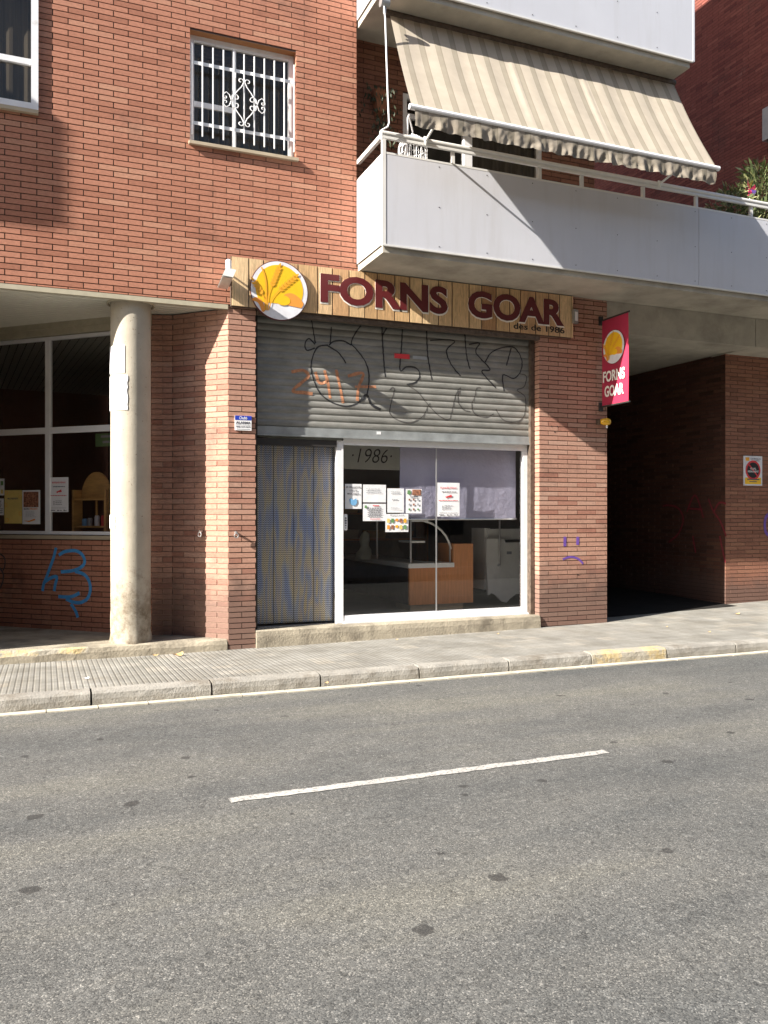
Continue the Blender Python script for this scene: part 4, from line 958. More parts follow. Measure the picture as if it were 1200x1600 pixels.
for k in range(6):
    a_ = k*math.pi/3; mb = MB(); c_, s_ = math.cos(a_), math.sin(a_); c2, s2 = math.cos(a_+.9), math.sin(a_+.9); L = .11
    mb.v += [(p0.x, 8.795, p0.z), (p0.x+c_*L, 8.79, p0.z+s_*L*(1.5 if s_ > .5 else 1)), (p0.x+c2*L*.8, 8.77, p0.z+s2*L*.8), (p0.x, 8.80, p0.z)]; mb.f += [(0, 1, 2), (2, 1, 3)]
    Pw.part('blade', mb, 'tyellow' if k in (1,) else ('cloth_p' if k == 5 else 'pink'))
# hanging planter
hpz = at(590, 150, BY); Hp = Thing('hanging_planter', 'terracotta wall planter with trailing dark plant in the shaded balcony recess', 'planter', (3.87, BY-.12, 6.2))
mb = MB(); mb.prism([(-.09, .14), (-.05, -.14), (.05, -.14), (.09, .14)], (hpz.x, BY-.01, 6.72), X, Z, nF, 0, .14); Hp.part('pot', mb, 'terra')
mb = MB()
for i in range(260):
    t = random.random(); x = hpz.x+random.gauss(0, .10); z = 6.92-random.random()**1.3*.75; leafmb(mb, Vector((x, BY-.05-random.random()*.14, z)), Vector((random.uniform(-.5, .5), -.2, -1)), .07, .012)
Hp.part('foliage', mb, mat('leaf_dark', (.035, .045, .02), .7, var=.4, vs=30))
# striped folding chair showing over the panel
Ch = Thing('folding_chair', 'white and purple striped folding chair just showing behind the balcony panel', 'chair', bp(860, 8.85, 4.73))
q0 = at(862, 285, 8.85); cxx = q0.x; mb = MB()
for k, m_ in enumerate(('cloth_w', 'cloth_p', 'cloth_w')):
    mb = MB(); mb.obox(Vector((cxx-.20+k*.065, 8.72, 5.30)), Vector((.064, .0, 0)), Vector((0, .012, 0)), Vector((.17, .12, .44))); Ch.part('backrest_stripe', mb, m_)
mb = MB(); mb.tube([(cxx+.13, 8.80, 4.74), (cxx+.13, 8.83, 5.72), (cxx+.16, 8.84, 5.745)], .012, 8); mb.tube([(cxx+.17, 8.85, 4.74), (cxx+.17, 8.86, 5.72)], .012, 8); Ch.part('frame', mb, 'steel')
mb = MB(); mb.box(cxx-.22, cxx+.16, 8.72, 9.1, 5.13, 5.16); Ch.part('seat', mb, 'cloth_w')
# air conditioner
Ac = Thing('air_conditioner', 'grey air conditioner unit on the maroon wall at the right photo edge', 'air conditioner', (12.1, 11.3, 8.0))
pc = atx(1191, 195, 12.02); mb = MB(); y1_ = pc.y; mb.box(12.02, 12.27, y1_-.8, y1_, pc.z-.30, pc.z+.28); Ac.part('casing', mb, 'ac')
mb = MB(); mb.prism(circ(0, 0, .22, 40), (12.019, y1_-.36, pc.z), Y, Z, -X, 0, .004); Ac.part('fan_opening', mb, 'black')
mb = MB()
for r_ in (.06, .11, .16, .21): mb.tube([(12.010, y1_-.36+r_*math.cos(t*math.pi/16), pc.z+r_*math.sin(t*math.pi/16)) for t in range(33)], .004, 5, False)
Ac.part('fan_grille', mb, 'ac')
mb = MB(); 
for yy in (y1_-.7, y1_-.12): mb.box(12.05, 12.29, yy, yy+.03, pc.z-.35, pc.z-.302)
Ac.part('bracket', mb, 'dark')
# ================================================================== grille of the barred window
Gr = Thing('window_grille', 'white window grille with eleven vertical bars and scrolled diamond ornament', 'grille', (2.1, 9.41, 5.84))
gy = FY+.012
proto = None
for i in range(11):
    x = 1.484+.022+i*(1.224-.044)/10
    if proto is None:
        mb = MB(); mb.box(x-.0065, x+.0065, gy-.0065, gy+.0065, 5.84, 6.86); proto = Gr.part('bar', mb, 'white'); px_ = x
    else:
        o = proto.copy(); C.objects.link(o); o.parent = Gr.o; o.location = (x-px_, 0, 0)
for z in (6.66, 5.985):
    mb = MB(); mb.box(1.486, 2.706, gy+.009, gy+.017, z-.018, z+.018); Gr.part('cross_rail', mb, 'white')
mb = MB(); cx_ = 2.096; cz_ = 6.30; gyy = gy-.014
def scr(pts): mb.tube([(cx_+a*.01, gyy, cz_+b*.01) for a, b in pts], .0055, 6)
def spiral(x, z, r0, a0, turn, n=16): return [(x+r0*(1-.75*t/n)*math.cos(a0+turn*t/n), z+r0*(1-.75*t/n)*math.sin(a0+turn*t/n)) for t in range(n+1)]
for sx in (1, -1):
    for sz in (1, -1):
        scr([(sx*a, sz*b) for a, b in [(14, 1), (12, 6), (8, 12), (3, 18), (.8, 23)]+spiral(4.2, 24, 3.4, math.pi, -5.2)])
        scr([(sx*a, sz*b) for a, b in [(14, 2)]+spiral(9.5, 4.0, 4.5, .3, 5)])
        scr([(sx*a, sz*b) for a, b in [(15, .5), (17, 6), (20.5, 8.5), (23.5, 6), (24, 3)]+spiral(21.5, 3, 2.5, 0, -4.5)])
Gr.part('scrollwork', mb, 'white')
# ================================================================== small wall things
Fl = Thing('floodlight', 'white floodlight with small sensor above, left end of the bakery sign', 'lamp', (1.86, 9.38, 4.2))
mb = MB(); O_ = Vector((1.775, 9.33, 4.145))
mb.obox(O_, Vector((.115, 0, -.01)), Vector((0, -.30, .055)), Vector((.035, 0, .085))); Fl.part('housing', mb, 'machine')
mb = MB(); mb.obox(O_+Vector((.006, -.01, -.004)), Vector((.102, 0, -.009)), Vector((0, -.28, .05)), Vector((0, 0, -.004))); Fl.part('lens', mb, 'steel')
mb = MB(); mb.box(1.84, 1.87, 9.28, 9.398, 4.24, 4.30); Fl.part('bracket', mb, 'grey_metal')
mb = MB(); mb.tube([(1.885, 9.25, 4.30), (1.885, 9.25, 4.31), (1.885, 9.25, 4.43), (1.885, 9.25, 4.445)], [.022, .034, .034, .018], 14); mb.tube([(1.885, 9.25, 4.33), (1.885, 9.40, 4.33)], .012, 8); Fl.part('sensor', mb, 'white', smooth=False)
Sl = Thing('wall_light', 'small square grey wall light just right of the bakery sign', 'lamp', (6.6, 9.38, 4.2))
p = at(899, 494, 9.3); mb = MB(); mb.obox(Vector((p.x-.035, 9.28, p.z-.09)), Vector((.09, .03, 0)), Vector((0, .05, 0)), Vector((0, 0, .18))); Sl.part('housing', mb, 'grey_metal')
mb = MB(); mb.obox(Vector((p.x-.022, 9.28-.001, p.z-.065)), Vector((.055, .018, 0)), Vector((0, -.004, 0)), Vector((0, 0, .12))); Sl.part('lens', mb, 'white')
mb = MB(); mb.box(p.x-.015, p.x+.015, 9.31, 9.398, p.z-.02, p.z+.02); Sl.part('bracket', mb, 'grey_metal')
Al = Thing('warning_lamp', 'amber dome warning lamp on the pier corner under the banner', 'lamp', (7.07, 9.3, 3.0))
p = at(948, 659, 9.3); mb = MB(); mb.tube([(p.x-.08, 9.33, p.z), (p.x-.04, 9.32, p.z), (p.x, 9.3, p.z), (p.x+.04, 9.29, p.z), (p.x+.055, 9.285, p.z)], [.03, .045, .05, .042, .015], 18); Al.part('dome', mb, 'amber', smooth=True)
mb = MB(); mb.box(p.x-.10, p.x-.06, 9.33, 9.398, p.z-.035, p.z+.035); Al.part('base', mb, 'rust'); mb = MB(); mb.tube([(p.x+.0, 9.3, p.z-.045), (p.x+.0, 9.3, p.z-.085)], .012, 8); Al.part('sensor', mb, 'white')
def ring(label, P, nrm, tang):
    t = Thing('wall_ring', label, 'ring', P); P = Vector(P); mb = MB()
    mb.tube([P, P+nrm*.05], [.016, .010], 10); t.part('eye_bolt', mb, 'steel')
    mb = MB(); c = P+nrm*.05-Z*.035; mb.tube([c+tang*.022*math.cos(a_*math.pi/8)+Z*.026*math.sin(a_*math.pi/8) for a_ in range(17)], .007, 6, False); t.part('ring', mb, 'steel')
ring('steel ring bolt on the narrow left brick pier', tuple(at(368, 832, FY)), nF, X)
u_ = (A1-A0).normalized(); n_ = Vector((-u_.y, u_.x, 0)); n_ = n_ if n_.y < 0 else -n_
rr_ = ray(316, 830); tt = (A0-EYE).dot(n_)/rr_.dot(n_); ring('steel ring bolt on the shaded angled porch wall', tuple(EYE+rr_*tt), n_, u_)
# alarm plate
As = Thing('alarm_plate', 'small blue and white alarm company plate on the left pier', 'sign', tuple(at(379, 661, FY)))
a_ = at(367, 649, FY-.012); b_ = at(393, 673, FY-.012); xa, xb, za, zb_ = a_.x, b_.x, b_.z, a_.z
mb = MB(); mb.box(xa, xb, FY-.012, FY-.0025, za, zb_); As.part('plate', mb, 'white')
mb = MB(); mb.box(xa, xb, FY-.0135, FY-.0122, zb_-.05, zb_); As.part('blue_header', mb, mat('header_blue', (.02, .05, .42), .4))
text('lettering', 'Chubb', As, 'white', ((xa+xb)/2, FY-.0140, zb_-.042), X, Z, nF, .034, .09, .001, .01, 'CENTER')
text('lettering', 'ALARMA', As, 'ink', ((xa+xb)/2, FY-.0130, zb_-.093), X, Z, nF, .028, (xb-xa)*.88, .001, .02, 'CENTER')
text('lettering', '902 519 819', As, 'ink', ((xa+xb)/2, FY-.0130, zb_-.135), X, Z, nF, .018, (xb-xa)*.85, .001, .01, 'CENTER')
mb = MB(); mb.box(xa+.015, xb-.015, FY-.0135, FY-.0122, zb_-.106, zb_-.102); mb.box(xa+.02, xb-.02, FY-.0135, FY-.0122, za+.012, za+.018); As.part('small_print', mb, 'inkl')
# no parking plate
Np = Thing('no_parking_plate', 'white plate with red no parking circle and yellow strip on the right wall', 'sign', tuple(at(1177, 735, 10.0)))
a_ = at(1162, 712, 9.985); b_ = at(1191, 759, 9.985); xa, xb, za, zb_ = a_.x, b_.x, b_.z, a_.z; wv = xb-xa; hv = zb_-za; py_ = 9.985; cxn = (xa+xb)/2
mb = MB(); mb.box(xa, xb, py_, 9.996, za, zb_); Np.part('plate', mb, 'logo_w')
cc = (cxn, za+hv*.52); rN = wv*.40
mb = MB(); mb.prism(circ(0, 0, rN, 40), (cc[0], py_-.0005, cc[1]), X, Z, nF, 0, .002); Np.part('red_ring', mb, 'redink')
mb = MB(); mb.prism(circ(0, 0, rN*.80, 40), (cc[0], py_-.0027, cc[1]), X, Z, nF, 0, .001); Np.part('black_disc', mb, 'black')
mb = MB(); mb.prism([(-.60*rN, .50*rN), (-.50*rN, .60*rN), (.60*rN, -.50*rN), (.50*rN, -.60*rN)], (cc[0], py_-.0040, cc[1]), X, Z, nF, 0, .001); Np.part('slash', mb, 'redink')
text('lettering', 'GUAL', Np, 'white', (cc[0], py_-.0053, cc[1]+.010), X, Z, nF, .030, rN*.8, .001, .01, 'CENTER'); text('lettering', 'PERMANENT', Np, 'white', (cc[0], py_-.0053, cc[1]-.036), X, Z, nF, .030, rN*1.45, .001, .01, 'CENTER')
mb = MB(); mb.box(xa+wv*.07, xb-wv*.07, py_-.002, py_-.0005, za+hv*.05, za+hv*.27); Np.part('yellow_strip', mb, 'logo_y')
mb = MB(); mb.box(xa+wv*.10, xa+wv*.30, py_-.002, py_-.0005, za+hv*.83, za+hv*.95); Np.part('crest', mb, 'logo_o2')
text('lettering', 'LLICÈNCIA N.', Np, 'ink', (xa+wv*.37, py_-.0015, za+hv*.88), X, Z, nF, .028, wv*.55, .001, .01); 
mb = MB(); mb.box(xa+wv*.55, xa+wv*.85, py_-.002, py_-.0005, za+hv*.83, za+hv*.85); mb.box(xa+wv*.18, xb-wv*.16, py_-.0035, py_-.0022, za+hv*.19, za+hv*.23); mb.box(xa+wv*.3, xb-wv*.3, py_-.0035, py_-.0022, za+hv*.12, za+hv*.145); Np.part('small_print', mb, 'ink')
# ================================================================== chain curtain
mb = MB(); nxx = 180
for i in range(nxx+1):
    x = 2.26+(3.33-2.26)*i/nxx; y = GY+.10+.0006*math.sin(i*.42)
    mb.v += [(x, y, .30), (x, y, 2.44)]
for i in range(nxx): mb.f.append((2*i, 2*i+2, 2*i+3, 2*i+1))
single('chain_curtain', mb, 'chain', 'blue and gold metal chain door curtain left of the shop window', 'door curtain', (2.77, GY-.04, .3), smooth=True)
# ================================================================== blind, counter, machine
Bl = Thing('window_blind', 'lavender grey fabric blind hanging inside the shop window', 'blind', (5.0, 9.76, 1.5))
mb = MB(); nu, nv = 60, 24; bx0, bx1 = at(625, 750, 9.75).x, at(806, 750, 9.75).x
for i in range(nu+1):
    for j in range(nv+1):
        u, v = i/nu, j/nv; n_ = noise.noise(Vector((u*5, v*3, 0)))*.012*(1-v)+noise.noise(Vector((u*14+v*5, v*9, 5)))*.008*max(0, 1-v*1.6)
        mb.v.append((bx0+(bx1-bx0)*u, 9.755+n_, 1.545+(2.50-1.545)*v))
for i in range(nu):
    for j in range(nv): a_ = i*(nv+1)+j; mb.f.append((a_, a_+nv+1, a_+nv+2, a_+1))
Bl.part('fabric', mb, 'blind', smooth=True)
mb = MB(); mb.tube([(bx0-.01, 9.755, 1.54), (bx1+.01, 9.755, 1.54)], .013, 8); Bl.part('bottom_bar', mb, 'steel')
Ct = Thing('shop_counter', 'brown wood bakery counter with white worktop behind the shop window', 'counter', (5.0, 10.4, .27))
xL, xM, xR = 4.60, 5.27, 5.58; yC = 10.4; z_b, z_t = .36, .90
mb = MB(); mb.box(xL, xR, yC, yC+.05, z_b, .865); mb.box(xM+.0, xR, yC-.0, yC+.5, .866, 1.19); mb.box(xR-.05, xR, yC+.051, 11.2, z_b, .865)
Ct.part('front_panel', mb, 'woodc')
mb = MB(); mb.box(xL+.05, xR-.12, yC+.08, yC+.6, .27, .359); Ct.part('plinth', mb, 'cream')
mb = MB(); mb.box(xL+.001, xL+.05, yC+.051, 13.2, z_b, .865); Ct.part('side_panel', mb, 'roomdark')
mb = MB(); mb.box(xL-.03, xM-.002, yC-.03, 10.8, .867, .93); mb.box(xL-.03, xL+.45, 10.8, 13.2, .867, .93); Ct.part('worktop', mb, 'machine')
Vt = Thing('display_case', 'glass and steel food display case with curved end on the counter', 'display case', (4.9, 10.5, .93))
mb = MB()
for x, y in ((4.63, 10.45), (4.63, 11.7)): mb.box(x, x+.022, y, y+.022, .931, 1.55)
mb.box(5.235, 5.255, 10.45, 10.47, .931, 1.16)
Vt.part('post', mb, 'steel')
mb = MB(); arc = [(4.75+.52*math.sin(t*math.pi/16), 10.46, 1.02+.50*math.cos(t*math.pi/16)) for t in range(1, 8)]; mb.tube(arc, .016, 6); mb.box(4.652, 4.90, 10.44, 10.47, 1.50, 1.54); mb.box(4.652, 4.86, 10.46, 10.9, 1.21, 1.235); Vt.part('curved_arm', mb, 'machine')
mb = MB(); mb.quad((4.64, 10.5, .94), (4.64, 11.7, .94), (4.64, 11.7, 1.5), (4.64, 10.5, 1.5)); Vt.part('glass_side', mb, 'glass')
Mc = Thing('bakery_machine', 'white enamel bakery machine with curved feet behind the window glass', 'machine', (6.25, 10.7, .3))
sidep = [(0, .98), (-.02, .55), (.03, .22), (.08, .10), (.13, .12), (.22, .02), (.30, -.02), (.34, .02), (.50, .14), (.62, .14), (.62, 1.05), (.27, 1.05), (.27, 1.13), (.62, 1.13), (.62, 1.2), (.0, 1.2)]
x0_ = 5.94
mb = MB(); mb.prism([(0, .10), (.05, .13), (.12, .10), (.22, .0), (.30, -.02), (.36, .04), (.46, .10), (.62, .11), (.62, .86), (.28, .86), (.26, .92), (-.03, .92), (-.04, .60)], (x0_, 10.6, .33), X, Z, Y, 0, .05); Mc.part('front_side_panel', mb, 'machine')
mb = MB(); mb.prism([(0, 0), (.62, 0), (.62, .16), (0, .16)], (x0_+.02, 10.68, 1.23), X, Z, Y, 0, .05); mb.prism([(0, 0), (.62, 0), (.62, .05), (0, .05)], (x0_+.1, 10.68, 1.12), X, Z, Y, 0, .05); mb.prism([(0, 0), (.09, 0), (.09, .9), (0, .9)], (x0_+.0, 10.72, .5), X, Z, Y, 0, .4); Mc.part('top_housing', mb, 'machine')
mb = MB(); mb.tube([(x0_+.16, 10.56, .88), (x0_+.16, 10.56, 1.55)], .014, 8); mb.tube([(x0_+.16, 10.56, .88), (x0_+.16, 10.6, .86)], .02, 8); Mc.part('handle', mb, 'steel')
mb = MB(); mb.box(x0_+.30, x0_+.38, 10.592, 10.599, .98+.04, 1.06); Mc.part('name_plate', mb, 'inkl')
mb = MB()
for i in range(14):
    for j in range(10): pass
pb = at(570, 866, 11.6); nr, ns_ = 12, 18
for i in range(nr+1):
    t = i/nr; z = .93+.42*t; r_ = .125*(1-t)**.33*(.75+.25*math.sin(t*9))+.012
    for j in range(ns_):
        a_ = 2*math.pi*j/ns_; rr = r_*(1+.55*noise.noise(Vector((math.cos(a_)*1.6, math.sin(a_)*1.6, t*4)))); mb.v.append((pb.x+rr*math.cos(a_), 11.6+rr*.6*math.sin(a_), z))
for i in range(nr):
    for j in range(ns_): mb.f.append((i*ns_+j, i*ns_+(j+1) % ns_, (i+1)*ns_+(j+1) % ns_, (i+1)*ns_+j))
bgm = MB()
mb2 = mb
single('plastic_bag', mb2, 'bag', 'pale knotted plastic bag standing on the dark end of the counter', 'bag', (pb.x, 11.6, .93), smooth=True)
Bs = Thing('back_shelves', 'dim bread shelves against the back wall of the bakery', 'shelf', (4.2, 13.8, .27))
mb = MB()
for x in (2.5, 4.4, 6.3): mb.box(x, x+.04, 13.5, 13.95, .27, 2.2)
for z in (.7, 1.15, 1.6, 2.05): mb.box(2.545, 4.395, 13.5, 13.95, z, z+.03); mb.box(4.445, 6.295, 13.5, 13.95, z, z+.03)
Bs.part('frame', mb, 'woodc')
for i in range(14):
    x = 2.65+(i % 7)*.52; z = (1.18, 1.63)[i//7]; mb = MB(); hh = random.uniform(.12, .24); mb.prism([(0, 0), (.28, 0), (.32, hh), (-.04, hh)], (x, 13.85, z+.001), X, Z, nF, 0, .28)
    single('bread_basket', mb, ('terra', 'cream', 'pine')[i % 3], 'bread basket on the dim back shelves of the bakery', 'basket', (x, 13.7, z), 'baskets on the back shelves')
# ================================================================== papers
def sheet(px0, py0, px1, py1, hit, U, Nn, label, name='paper_notice', m='paper', cat='notice', group=None):
    """one sheet of paper, corners found from its outline, hung on the given plane"""
    a_ = hit(px0, py0); b_ = hit(px1, py1); 
    wd = abs((b_-a_).dot(U)); hg = abs(a_.z-b_.z); O = a_.copy(); O.z = b_.z
    if (b_-a_).dot(U) < 0: O = b_.copy()
    t = Thing(name, label, cat, tuple(O), group); mb = MB(); n = 5
    for i in range(n+1):
        for j in range(n+1):
            p = O+U*wd*i/n+Z*hg*j/n+Nn*(.001+.003*noise.noise(Vector((i*.8+px0, j*.7, py0*.1)))*(1 if 0 < i < n else .3)); mb.v.append(tuple(p))
    for i in range(n):
        for j in range(n): q = i*(n+1)+j; mb.f.append((q, q+1, q+n+2, q+n+1))
    t.part('sheet', mb, m, smooth=True)
    def bar(x0, x1, z0, z1, mm, nm='print', d=.006):
        b2 = MB(); b2.obox(O+U*wd*x0+Z*hg*z0+Nn*d, U*wd*(x1-x0), Nn*.0006, Z*hg*(z1-z0)); t.part(nm, b2, mm)
    def txt(s, x, z, h, w_, mm, bold=.01): text('lettering', s, t, mm, O+U*wd*x+Z*hg*z+Nn*.006, U, Z, Nn, hg*h, wd*w_, .0006, bold, 'CENTER')
    def lines(x0, x1, z1, z0, n_, mm, th=.35, rag=.3):
        b2 = MB(); st = (z1-z0)/n_
        for i in range(n_):
            e = x1-(x1-x0)*random.random()*rag; xx = x0+(0 if rag > .01 else 0)
            while xx < e-.01:
                w2 = min(random.uniform(.05, .14), e-xx); b2.obox(O+U*wd*xx+Z*hg*(z1-(i+.7)*st)+Nn*.006, U*wd*w2, Nn*.0006, Z*hg*st*th); xx += w2+.02
        t.part('print', b2, mm)
    def shape(pts, mm, nm, d=.006): b2 = MB(); b2.prism([(a*wd, b*hg) for a, b in pts], O, U, Z, Nn, d, d+.0006); t.part(nm, b2, mm)
    return t, bar, txt, lines, shape
hg_ = lambda px, py: at(px, py, GY-.004)
def mega(shape, x, z, s, asp):
    shape([(x-s, z-s*asp*.35), (x-s*.2, z+s*asp*.1), (x+s*.8, z+s*asp*.7), (x+s, z-s*asp*.4), (x-s*.2, z-s*asp*.45), (x-s*.5, z-s*asp*.9), (x-s*.7, z-s*asp*.5)], 'redink', 'megaphone')
t, bar, txt, lines, shape = sheet(539, 756, 565, 795, hg_, X, nF, 'face mask notice with blue mask drawing, leftmost sheet on the shop glass', m='paper')
txt('ÉS OBLIGATORI', .5, .84, .075, .86, 'ink', .015); txt("L'ÚS DE", .5, .71, .07, .45, 'ink', .015); txt('MASCARETA', .5, .57, .07, .72, 'ink', .015)
shape([(.25, .38), (.35, .42), (.5, .36), (.68, .42), (.72, .25), (.62, .14), (.45, .13), (.3, .2)], 'blueink', 'mask_picture')
t, bar, txt, lines, shape = sheet(567, 757, 603, 785, hg_, X, nF, 'wide white sheet with faint grey lines, above the opening hours sheet')
lines(.12, .92, .82, .5, 3, 'inkl', .25)
t, bar, txt, lines, shape = sheet(567, 787, 603, 814, hg_, X, nF, 'white opening hours sheet with dark centred lines and red heading on the shop glass')
bar(.42, .7, .86, .91, 'redink'); lines(.2, .82, .8, .22, 5, 'ink', .38, .1); bar(.3, .75, .1, .13, 'redink'); shape([(.06, .78), (.12, .72), (.18, .78), (.16, .9), (.08, .9)], 'greenink', 'emblem')
t, bar, txt, lines, shape = sheet(605, 763, 631, 801, hg_, X, nF, 'upright white sheet with faint print, between the wide sheets and the picture sheet')
lines(.2, .85, .9, .76, 2, 'inkl', .3); lines(.25, .8, .6, .5, 1, 'inkl', .3); lines(.2, .8, .25, .12, 2, 'inkl', .2)
t, bar, txt, lines, shape = sheet(634, 764, 659, 802, hg_, X, nF, 'upright sheet with small product pictures and dark photo in its corner')
bar(.4, .95, .74, .98, 'photoink', 'photo'); shape([(.08, .8), (.2, .76), (.32, .82), (.28, .95), (.1, .95)], 'greenink', 'emblem')
for i in range(3):
    for j in range(3): bar(.16+i*.27, .27+i*.27, .12+j*.2, .2+j*.2, random.choice(('ink', 'inkl', 'greenink', 'photoink')), 'picture')
bar(.25, .75, .66, .69, 'ink')
t, bar, txt, lines, shape = sheet(602, 803, 638, 831, hg_, X, nF, 'wide sheet with coloured grid of pastry pictures, lowest on the shop glass')
lines(.2, .8, .97, .9, 1, 'ink', .4, .05)
for i in range(5):
    for j in range(2): bar(.07+i*.18, .19+i*.18, .15+j*.36+(.08 if i == 2 else 0), .38+j*.36, ('logo_o', 'yellowink', 'photoink', 'greenink', 'logo_o2')[(i*2+j) % 5], 'picture')
def job(px0, py0, px1, py1, hit, U, Nn, lab):
    t, bar, txt, lines, shape = sheet(px0, py0, px1, py1, hit, U, Nn, lab, name='job_poster', cat='poster', group='job posters with red megaphone')
    txt('BUSQUES FEINA?', .5, .82, .05, .72, 'redink', .012); lines(.2, .85, .76, .7, 1, 'ink', .35, .05); mega(shape, .5, .60, .16, .42)
    lines(.06, .92, .50, .45, 1, 'redink', .35, .02)
    for k in range(3): bar(.22, .26, .20+k*.045, .225+k*.045, 'ink')
    lines(.32, .72, .345, .2, 3, 'ink', .25, .4); lines(.08, .9, .14, .10, 1, 'inkl', .25, .02); bar(.08, .3, .04, .06, 'ink'); bar(.42, .5, .03, .06, 'ink'); bar(.54, .66, .04, .055, 'ink'); bar(.76, .82, .03, .065, 'ink'); bar(.84, .92, .04, .055, 'ink')
job(683, 754, 718, 807, lambda px, py: at(px, py, GY-.004), X, nF, 'white job poster with red megaphone on the shop window before the blind')
Uw = -U1
hw = lambda px, py: hitw(px, py, -.020-.020)
job(78, 746, 107, 800, hw, Uw, N1, 'white job poster with red megaphone in the porch window beside the pine shelf')
t, bar, txt, lines, shape = sheet(7, 766, 34.5, 818, hw, Uw, N1, 'yellow poster with orange outlines in the porch window', name='yellow_poster', m='yellowink', cat='poster')
txt('MULTIESPORTS', .5, .72, .05, .6, 'ink', .01)
for (x, z, r_) in ((.12, .92, .10), (.08, .55, .1), (.95, .3, .12), (.92, .8, .09), (.15, .1, .11)):
    shape([(max(0.02, min(.98, a)), max(.01, min(.99, b))) for a, b in circ(x, z, r_, 14, ry=r_*.55)], 'logo_o2', 'drawing')
    shape([(max(0.03, min(.97, a)), max(.015, min(.985, b))) for a, b in circ(x, z, r_*.8, 14, ry=r_*.43)], 'yellowink', 'drawing', .0068)
t, bar, txt, lines, shape = sheet(35, 766, 63, 819, hw, Uw, N1, 'white poster with a group photo at its top in the porch window', name='photo_poster', cat='poster')
bar(.08, .92, .5, .95, 'photoink', 'photo'); txt('BON', .25, .42, .05, .3, 'ink', .012); txt('PROFIT', .66, .42, .05, .42, 'logo_o', .012); lines(.2, .85, .38, .2, 5, 'inkl', .25)
shape([(.1, .1), (.4, .06), (.75, .12), (.7, .16), (.4, .1)], 'logo_o', 'drawing')
t, bar, txt, lines, shape = sheet(-10, 748, 7, 774, hw, Uw, N1, 'pale sheet with green and yellow pictures at the left photo edge'); bar(.68, .92, .6, .85, 'greenink'); bar(.7, .9, .1, .35, 'yellowink'); lines(.1, .6, .9, .1, 7, 'inkl')
t, bar, txt, lines, shape = sheet(-10, 779, 6, 805, hw, Uw, N1, 'white sheet at the left photo edge below the pale picture sheet'); lines(.1, .95, .9, .1, 7, 'ink')
# papers pasted on the column
def pasted(a0, a1, z0, z1, label, tear=0):
    mb = MB(); n = 24; t = Thing('pasted_paper', label, 'paper', (cx, cy-.22, z0)); m_ = 14
    for i in range(n+1):
        for j in range(m_+1):
            a_ = math.radians(a0+(a1-a0)*i/n); z = z0+(z1-z0)*j/m_
            if tear: a_ = math.radians(a0)+(a_-math.radians(a0))*(1-tear/60*max(0, .3+noise.noise(Vector((j*.35, 3, 1)))+.3*noise.noise(Vector((j*1.3, 3, 1)))))
            if tear: z = z0+(z-z0)*(1-.10*abs(noise.noise(Vector((i*.5, 1, 1)))))
            mb.v.append((cx+.2235*math.cos(a_), cy+.2235*math.sin(a_), z))
    for i in range(n):
        for j in range(m_): q = i*(m_+1)+j; mb.f.append((q, q+m_+1, q+m_+2, q+1))
    t.part('sheet', mb, 'paste', smooth=True); return t
def za(px, py): r_ = ray(px, py); return 1.6+(HOR-py)/FPX*9.09
c180 = 200
pasted(182, 248, za(190, 583), za(190, 540), 'upper white paper sheet pasted on the concrete column')
pasted(180, 257, za(190, 641), za(190, 586), 'larger torn white paper pasted on the column below the upper sheet', 3.5)
pasted(176, 218, za(190, 826), za(190, 804), 'small torn white paper scrap low on the column', 3)
# ================================================================== shelf behind the porch window
def hs_(px, py): return hitw(px, py, -.45)
sa = hs_(176, 828); sb = hs_(125, 737)
Sf = Thing('pine_shelf', 'pine shelf with round arched top behind the porch window', 'shelf', (sa.x, sa.y, 1.2))
Os = hs_(126, 828); Us = -U1; wS = .52; zt0 = hs_(126, 782).z; zt1 = hs_(126, 738).z; zb0_ = hs_(126, 824).z
mb = MB(); Os2 = Os.copy(); Os2.z = 0
mb.prism([(.02, zt0)]+[(wS/2-(wS/2-.02)*math.cos(t*math.pi/24), zt0+(zt1-zt0)*math.sin(t*math.pi/24)) for t in range(25)], Os2, Us, Z, N1, 0, .02); Sf.part('arched_top', mb, 'pine')
mb = MB(); mb.obox(Os2+Z*.5, Us*.03, N1*.16, Z*(zt0+.13-.5)); mb.obox(Os2+Us*(wS-.03)+Z*.5, Us*.03, N1*.16, Z*(zt0+.13-.5)); mb.obox(Os2+Us*.031+Z*(zb0_+.0), Us*(wS-.062), N1*.16, Z*.022); mb.obox(Os2+Us*.031+Z*zt0, Us*(wS-.062), N1*.14, Z*.02); mb.obox(Os2+Us*(.25)+Z*zb0_, Us*.02, N1*.02, Z*(zt0-zb0_)); Sf.part('frame', mb, 'pine')
for k, (s_, h_, m_, lab) in enumerate(((.14, .09, 'blueink', 'blue'), (.22, .10, 'inkl', 'grey'), (.33, .13, 'paper', 'white'), (.43, .13, 'redink', 'red'))):
    mb = MB(); c = Os2+Us*s_+N1*.09+Z*(zb0_+.0225); mb.tube([c, c+Z*(h_*.8), c+Z*h_], [.032, .032, .024], 14)
    single('storage_jar', mb, m_, lab+' jar on the pine shelf behind the porch window', 'jar', tuple(c), 'jars on the pine shelf')
Ms = Thing('small_green_sign', 'small dark green sign with pale writing behind the porch window pane', 'sign', tuple(hs_(162, 688)))
a_ = hs_(150, 678); b_ = hs_(178, 697); O = Vector((a_.x, a_.y, b_.z)); mb = MB(); mb.obox(O, Us*abs((b_-a_).dot(Us)), N1*.01, Z*(a_.z-b_.z)); Ms.part('board', mb, 'greenink')
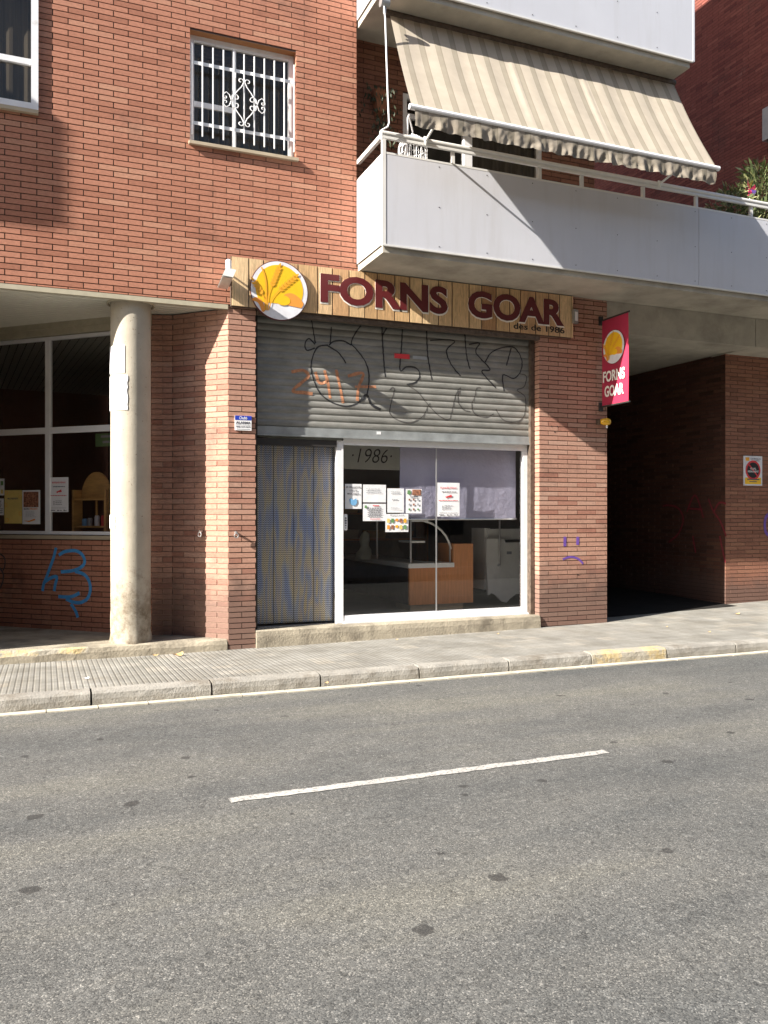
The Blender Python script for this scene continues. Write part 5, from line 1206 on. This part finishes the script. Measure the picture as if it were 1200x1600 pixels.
mb = MB(); L_ = abs((b_-a_).dot(Us)); mb.obox(O+Us*L_*.3+N1*.0105+Z*.11, Us*L_*.55, N1*.001, Z*.03); mb.obox(O+Us*L_*.4+N1*.0105+Z*.04, Us*L_*.4, N1*.001, Z*.03); Ms.part('writing', mb, 'inkl')
# ================================================================== litter
def ondeck(px, py):
    r_ = ray(px, py); t_ = (1.6-.1)/(-r_.z); 
    for _ in range(4):
        p = EYE+r_*t_; t_ = (1.6-(zp(p.x, p.y) if p.y > 7.4 else 0)-.004)/(-r_.z)
    return EYE+r_*t_
for i, (px, py, s_, m_, lab) in enumerate(((278, 1025, .13, 'dryleaf', 'large curled dry leaf by the porch step'), (243, 1025, .06, 'dryleaf', 'small dry leaf left of the large curled leaf'), (135, 1061, .05, 'paper', 'white paper scrap on the ribbed pavement'), (1152, 960, .07, 'dryleaf', 'dry leaf in the passage mouth'), (1108, 988, .04, 'dryleaf', 'small yellow leaf on the pavement near the passage'), (1042, 980, .03, 'dryleaf', 'tiny leaf on the pavement below the passage'), (620, 1000, .035, 'dryleaf', 'tiny dry leaf below the shop window step'), (778, 991, .03, 'dryleaf', 'tiny dry leaf before the right shop window'), (510, 1068, .04, 'dryleaf', 'dry leaf lying on the gutter strip'))):
    p = ondeck(px, py); mb = MB(); n = 6; top = []; bot = []
    an = random.uniform(-.5, .5); dx_, dy_ = math.cos(an), math.sin(an)
    for k in range(n+1):
        t_ = k/n-.5; wd_ = s_*.28*math.cos(t_*2.7)+.002; zz_ = .003+s_*.18*(abs(t_)*2)**2+random.uniform(0, .004)
        top.append((p.x+dx_*t_*s_-dy_*wd_, p.y+dy_*t_*s_+dx_*wd_, p.z+zz_+s_*.12)); bot.append((p.x+dx_*t_*s_+dy_*wd_, p.y+dy_*t_*s_-dx_*wd_, p.z+zz_))
    for k in range(n): mb.quad(bot[k], bot[k+1], top[k+1], top[k])
    single('paper_scrap' if m_ == 'paper' else 'dry_leaf', mb, m_, lab, 'litter' if m_ == 'paper' else 'leaf', tuple(p), smooth=True)
